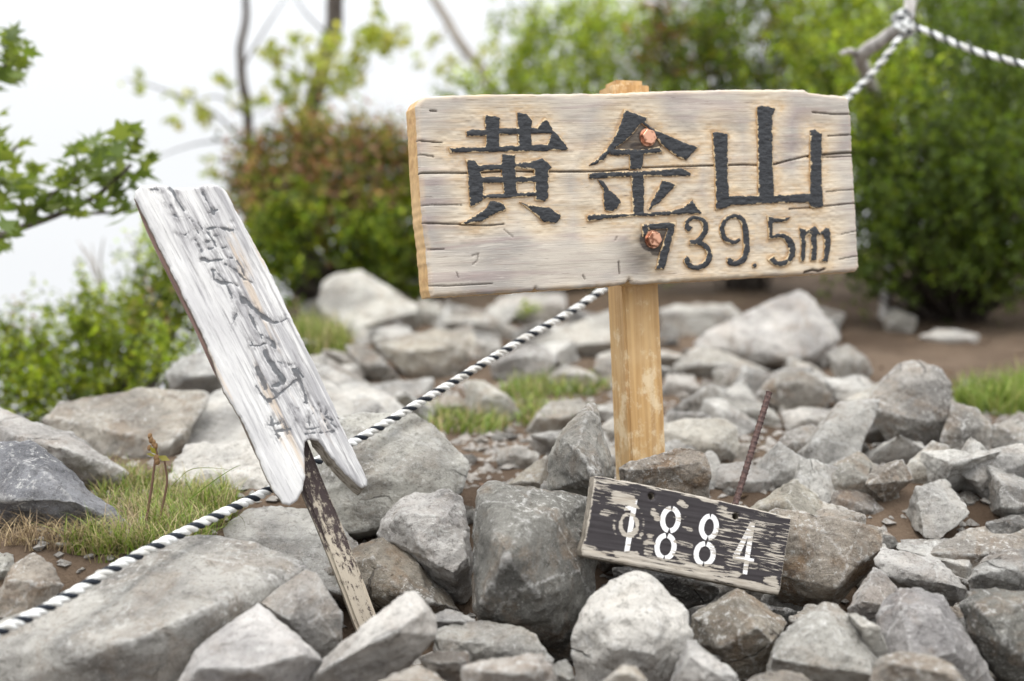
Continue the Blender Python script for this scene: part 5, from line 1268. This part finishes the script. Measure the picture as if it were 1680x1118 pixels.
# bare twigs over the low bush
root = bpy.data.objects.new('bare_twigs', None); COL.objects.link(root); b = P(200, 560, 3.9); b[2] = float(G(b[0], b[1])); root.location = tuple(b)
root['label'] = 'spindly leafless twigs standing up out of the low green bush'; root['category'] = 'shrub'
for q in ([(205, 600), (175, 510), (150, 440), (128, 395)], [(205, 600), (180, 520), (160, 450), (150, 400)], [(180, 520), (140, 470), (122, 420)], [(170, 490), (165, 430), (170, 390)], [(160, 450), (150, 425), (135, 405)], [(205, 560), (215, 480), (225, 420), (205, 380)]):
    V, F = tube(spline([P(x, y, 3.9) for x, y in q], 16) - b, np.linspace(.005, .0014, 16), 5); link('twig', mesh_np('twig', V, F, [BARK_P]), root)

# the maple whose branches reach in from the edge
rg = np.random.default_rng(31)
def maple_leaf(k):
    tips = [(-.62, -.02), (-.58, .42), (0, 1.0), (.58, .42), (.62, -.02)]; val = [(-.24, .12), (-.20, .42), (.20, .42), (.24, .12)]
    pr = [(-.12, -.12)]
    for i, t in enumerate(tips):
        pr.append(t)
        if i < 4: pr.append(val[i])
    pr.append((.12, -.12))
    pr = np.array(pr) * rg.uniform(.9, 1.1, (len(pr), 1))
    V = np.vstack([[0, .1, 0], np.column_stack([pr, .12 * np.abs(pr[:, 0]) - .18 * pr[:, 1] ** 2 + rg.normal(0, .02, len(pr))])])
    n = len(pr); F = np.array([[0, i + 1, i + 2] for i in range(n - 1)] + [[0, n, 1]])[:, ::-1]
    c = np.array([(.095, .14, .03), (.12, .165, .035), (.08, .115, .028), (.15, .19, .045), (.125, .16, .035)][k]) * np.ones((n + 1, 1))
    return mesh_np('leaf', V, F, [LEAF], smooth=False, tint=c)
MAP = [maple_leaf(k) for k in range(5)]
b = np.array([-1.75, 3.0, 0]); b[2] = float(G(b[0], b[1]))
tree = bpy.data.objects.new('maple_tree', None); COL.objects.link(tree); tree.location = tuple(b)
tree['label'] = 'maple reaching in from the picture edge with sharp-lobed green leaves'; tree['category'] = 'tree'
top = b + np.array([.1, 0, 1.9])
V, F = tube(spline([b - [0, 0, .1], b + [.03, 0, .9], top], 30) - b, np.linspace(.045, .02, 30), 9); link('trunk', mesh_np('trunk', V, F, [BARK_D]), tree)
ta = lambda z: b + [.03 + .05 * z, 0, z]
LIMB = [([ta(.75), P(-120, 400, 3.0), P(-20, 392, 3.0), P(40, 372, 3.0), P(100, 350, 3.0), (P(160, 320, 3.0)), P(215, 270, 2.98)], .011), ([P(40, 372, 3.0), P(70, 330, 3.0), P(130, 290, 3.0)], .006), ([ta(1.0), P(-80, 300, 3.0), P(-10, 270, 3.0), P(30, 240, 3.0)], .007),
        ([ta(1.2), P(-80, 160, 3.0), P(-10, 120, 3.0), P(30, 90, 3.0)], .007), ([P(100, 350, 3.0), P(160, 350, 3.0), P(225, 345, 3.0)], .005)]
for pts, r in LIMB:
    V, F = tube(spline(pts, 26) - b, np.linspace(r, r * .4, 26), 7); link('branch', mesh_np('branch', V, F, [BARK_D]), tree)
SPR = [(5, 65, 22, 7), (20, 90, 26, 9), (8, 115, 26, 9), (30, 110, 20, 5), (5, 140, 18, 5), (36, 72, 12, 3), (0, 195, 10, 2), (10, 240, 22, 6), (8, 270, 24, 6), (40, 290, 26, 8), (20, 310, 34, 12), (20, 350, 34, 10), (10, 390, 24, 7), (60, 320, 30, 10), (95, 310, 32, 12), (130, 275, 34, 14), (165, 255, 30, 12), (200, 240, 28, 11), (150, 305, 34, 12), (190, 290, 32, 11), (225, 265, 26, 8), (120, 340, 24, 7), (180, 330, 26, 7), (205, 345, 24, 7), (228, 320, 18, 5), (240, 262, 14, 3), (105, 280, 22, 5), (60, 350, 20, 5), (215, 225, 14, 3)]
for px, py, r, n in SPR:
    for k in range(n):
        a, q = rg.uniform(0, 6.28), math.sqrt(rg.random()) * r
        o = link('leaf', MAP[rg.integers(5)], tree)
        w = P(px + q * math.cos(a), py + q * math.sin(a), 3.0 + rg.normal() * .07)
        o.location = tuple(w - b); s = rg.uniform(.030, .055); o.scale = (s, s, s)
        o.rotation_euler = (rg.normal(.45, .55), rg.normal(0, .45), rg.uniform(0, 6.28))

# ------------------------------------------------------------------ grass
m = M('grass_blade', 0.55, 0.3); col = m.attr('tint', True); m.put(m.b.inputs['Base Color'], col)
tr = m.n('BsdfTranslucent'); m.put(tr.inputs['Color'], col); mx = m.n('MixShader'); mx.inputs[0].default_value = .3
m.t.links.new(m.b.outputs[0], mx.inputs[1]); m.t.links.new(tr.outputs[0], mx.inputs[2]); m.t.links.new(mx.outputs[0], m.t.nodes['Material Output'].inputs[0])
GRASS = m.m
def blades(base, h, w, lean, pal, rg, seg=4):
    n = len(base); az = rg.uniform(0, 6.28, n); dr = np.stack([np.cos(az), np.sin(az), np.zeros(n)], 1); sd = np.stack([-dr[:, 1], dr[:, 0], np.zeros(n)], 1)
    h = h * rg.uniform(.45, 1.2, n); ln = lean * rg.uniform(.2, 1.3, n); V = []
    for i in range(seg + 1):
        t = i / seg; ww = w * (1 - t ** 1.6) * .5 + 1e-5
        c = base + np.array([0, 0, 1]) * (h * (t - .35 * ln * t * t))[:, None] + dr * (h * ln * t ** 1.8)[:, None]
        V += [c + sd * ww, c - sd * ww]
    V = np.stack(V, 1).reshape(-1, 3); k = 2 * (seg + 1); i = np.arange(n)[:, None] * k
    F = np.concatenate([i + np.array([[2 * j, 2 * j + 1, 2 * j + 3, 2 * j + 2]]) for j in range(seg)])
    pal = np.asarray(pal); c = pal[rg.integers(len(pal), size=n)] * rg.uniform(.7, 1.3, (n, 1))
    return V, F, np.repeat(c, k, 0)
def grass(spots, n, h, w, lean, pal, seed, label_name='grass'):
    rg = np.random.default_rng(seed); base = []
    for px, py, rx, ry in spots:
        for k in range(int(n * rx * ry / sum(s[2] * s[3] for s in spots))):
            a, q = rg.uniform(0, 6.28), math.sqrt(rg.random()); x, y = px + rx * q * math.cos(a), py + ry * q * math.sin(a)
            p_ = P(x, y, ground_hit(x, y)); p_[2] = float(G(p_[0], p_[1])); base.append(p_)
    V, F, T = blades(np.array(base), h, w, lean, pal, rg)
    return link('grass', mesh_np('grass', V, F, [GRASS], tint=T), kind='stuff')
GP = [(.17, .25, .03), (.22, .29, .05), (.13, .20, .03), (.42, .35, .18), (.30, .30, .09), (.36, .30, .15)]; ST = [(.40, .31, .18), (.33, .25, .15), (.22, .16, .10)]
grass([(200, 800, 50, 20), (250, 830, 95, 36), (310, 850, 80, 30), (350, 830, 40, 28), (180, 905, 75, 26), (290, 885, 60, 26)], 3000, .050, .0020, 1.15, GP, 41)
grass([(230, 840, 110, 50), (100, 890, 110, 26), (40, 885, 60, 18)], 900, .05, .0015, 1.6, ST, 42)
grass([(855, 655, 35, 22), (930, 640, 70, 14), (900, 690, 60, 18), (770, 702, 70, 14), (720, 690, 30, 10)], 1700, .05, .0035, 1.0, GP[:3] + GP[4:5] + ST[:1], 43)
grass([(1640, 665, 70, 20), (1600, 660, 36, 14), (1700, 650, 60, 20)], 1300, .075, .0035, 1.0, GP[:3] + GP[4:5], 44)
grass([(530, 580, 34, 14), (505, 570, 20, 12), (560, 590, 20, 10)], 800, .11, .005, .6, GP, 45)

# dry leaf litter on the soil
rg = np.random.default_rng(61); N = 1500
lx, ly = rg.uniform(-.75, 2.8, N), 1.85 + 4.6 * rg.random(N) ** 1.2
v, f, t = leaf_cloud(np.stack([lx, ly, G(lx, ly) + .004], 1), .024, [(.15, .09, .05), (.20, .13, .07), (.11, .07, .04), (.22, .17, .10)], rg, 2.5, .4)
link('leaf_litter', mesh_np('leaf_litter', v, f, [GRASS], smooth=False, tint=t), kind='stuff')

# the budding shoot in the grass
root = bpy.data.objects.new('budding_shoot', None); COL.objects.link(root); b = P(240, 850, 2.06); root.location = tuple(b)
root['label'] = 'thin brown shoot with a leaf bud on top growing in the grass tuft'; root['category'] = 'plant'
m = M('brown_stem', .8, .2); STEM = m.done(m.mix(m.noise(m.obj(), 200, 3), (.09, .05, .035), (.18, .11, .075)))
for q, r in (([(238, 865), (248, 805), (255, 752)], .0022), ([(258, 870), (272, 805), (274, 785), (270, 755)], .0019)):
    V, F = tube(spline([P(x, y, 2.06) for x, y in q], 18) - b, np.linspace(r, r * .75, 18), 6); link('stem', mesh_np('stem', V, F, [STEM]), root)
m = M('bud', .6, .3); BUD = m.done(m.mix(m.noise(m.obj(), 300, 3), (.13, .065, .03), (.26, .16, .07)))
for i, (x, y) in enumerate([(246, 716), (248, 722), (252, 727), (255, 733), (257, 752), (258, 757), (245, 735)]):
    s = (.0032, .0036, .0036, .0034, .0042, .004, .003)[i]; bm = bmesh.new(); bmesh.ops.create_icosphere(bm, subdivisions=2, radius=s)
    for v in bm.verts: v.co.z *= 1.5; v.co += Vector(tuple(.0008 * noise(np.array([[v.co.x * 500, v.co.y * 500, v.co.z * 500]]), i) for _ in range(3)))
    me = bpy.data.meshes.new('bud'); bm.to_mesh(me); bm.free(); me.materials.append(BUD); link('bud', me, root, loc=tuple(P(x, y, 2.06) - b))
for x0, y0, x1, y1 in ((256, 748, 240, 745), (258, 748, 279, 756), (257, 746, 246, 733), (259, 744, 262, 737)):
    a, c = P(x0, y0, 2.06), P(x1, y1, 2.045); dd = c - a; sd = np.cross(dd, [0, -1, .6]); sd = sd / np.linalg.norm(sd) * np.linalg.norm(dd) * .18
    V = np.array([a, a + dd * .5 + sd, c, a + dd * .5 - sd]) - b
    link('leaf', mesh_np('leaf', V, np.array([[0, 1, 2, 3]]), [LEAF], tint=np.tile([.22, .20, .05], (4, 1))), root)
V, F = tube(spline([P(x, y, 2.06) for x, y in [(258, 748), (256, 738), (254, 733), (250, 722), (246, 714)]], 12) - b, .0016, 5); link('stem', mesh_np('stem', V, F, [STEM]), root)
# one long arching blade of grass
V, F, T = [], [], []
for k, (q, w) in enumerate([([(310, 820), (350, 790), (380, 770), (396, 763)], .0034), ([(280, 800), (310, 772), (345, 768), (385, 772)], .0022), ([(362, 850), (368, 820), (352, 790), (345, 785)], .002), ([(385, 840), (400, 855), (403, 880)], .0014)]):
    c = spline([P(x, y, 2.05) for x, y in q], 14); s = np.array([.35, -.3, .9]) * w / 2 * np.linspace(1, .1, 14)[:, None]
    V.append(np.stack([c + s, c - s], 1).reshape(-1, 3)); F.append(np.array([[2 * j, 2 * j + 1, 2 * j + 3, 2 * j + 2] for j in range(13)]) + 28 * k); T.append(np.tile([(.16, .25, .04), (.2, .24, .06), (.25, .24, .1), (.15, .14, .07)][k], (28, 1)))
for v, f, t in zip(V, F, T):
    link('grass', mesh_np('grass', v, f - f.min(), [GRASS], tint=t), kind='stuff')

# weathered dead root lying on the soil under the bush
b = P(1590, 488, ground_hit(1590, 490)); b[2] = float(G(b[0], b[1])) + .02
pts = spline([b + np.array(q) for q in [(-.06, .1, .03), (.02, 0, .01), (.13, -.03, .02), (.26, .02, .01), (.42, .0, .02)]], 24) - b
V, F = tube(pts, np.linspace(.03, .012, 24) * (1 + .25 * noise(pts * 25, 4)), 8)
link('dead_root', mesh_np('dead_root', V, F, [GREYW]), None, 'weathered grey root lying on the dark soil under the green bush', 'root', loc=tuple(b))
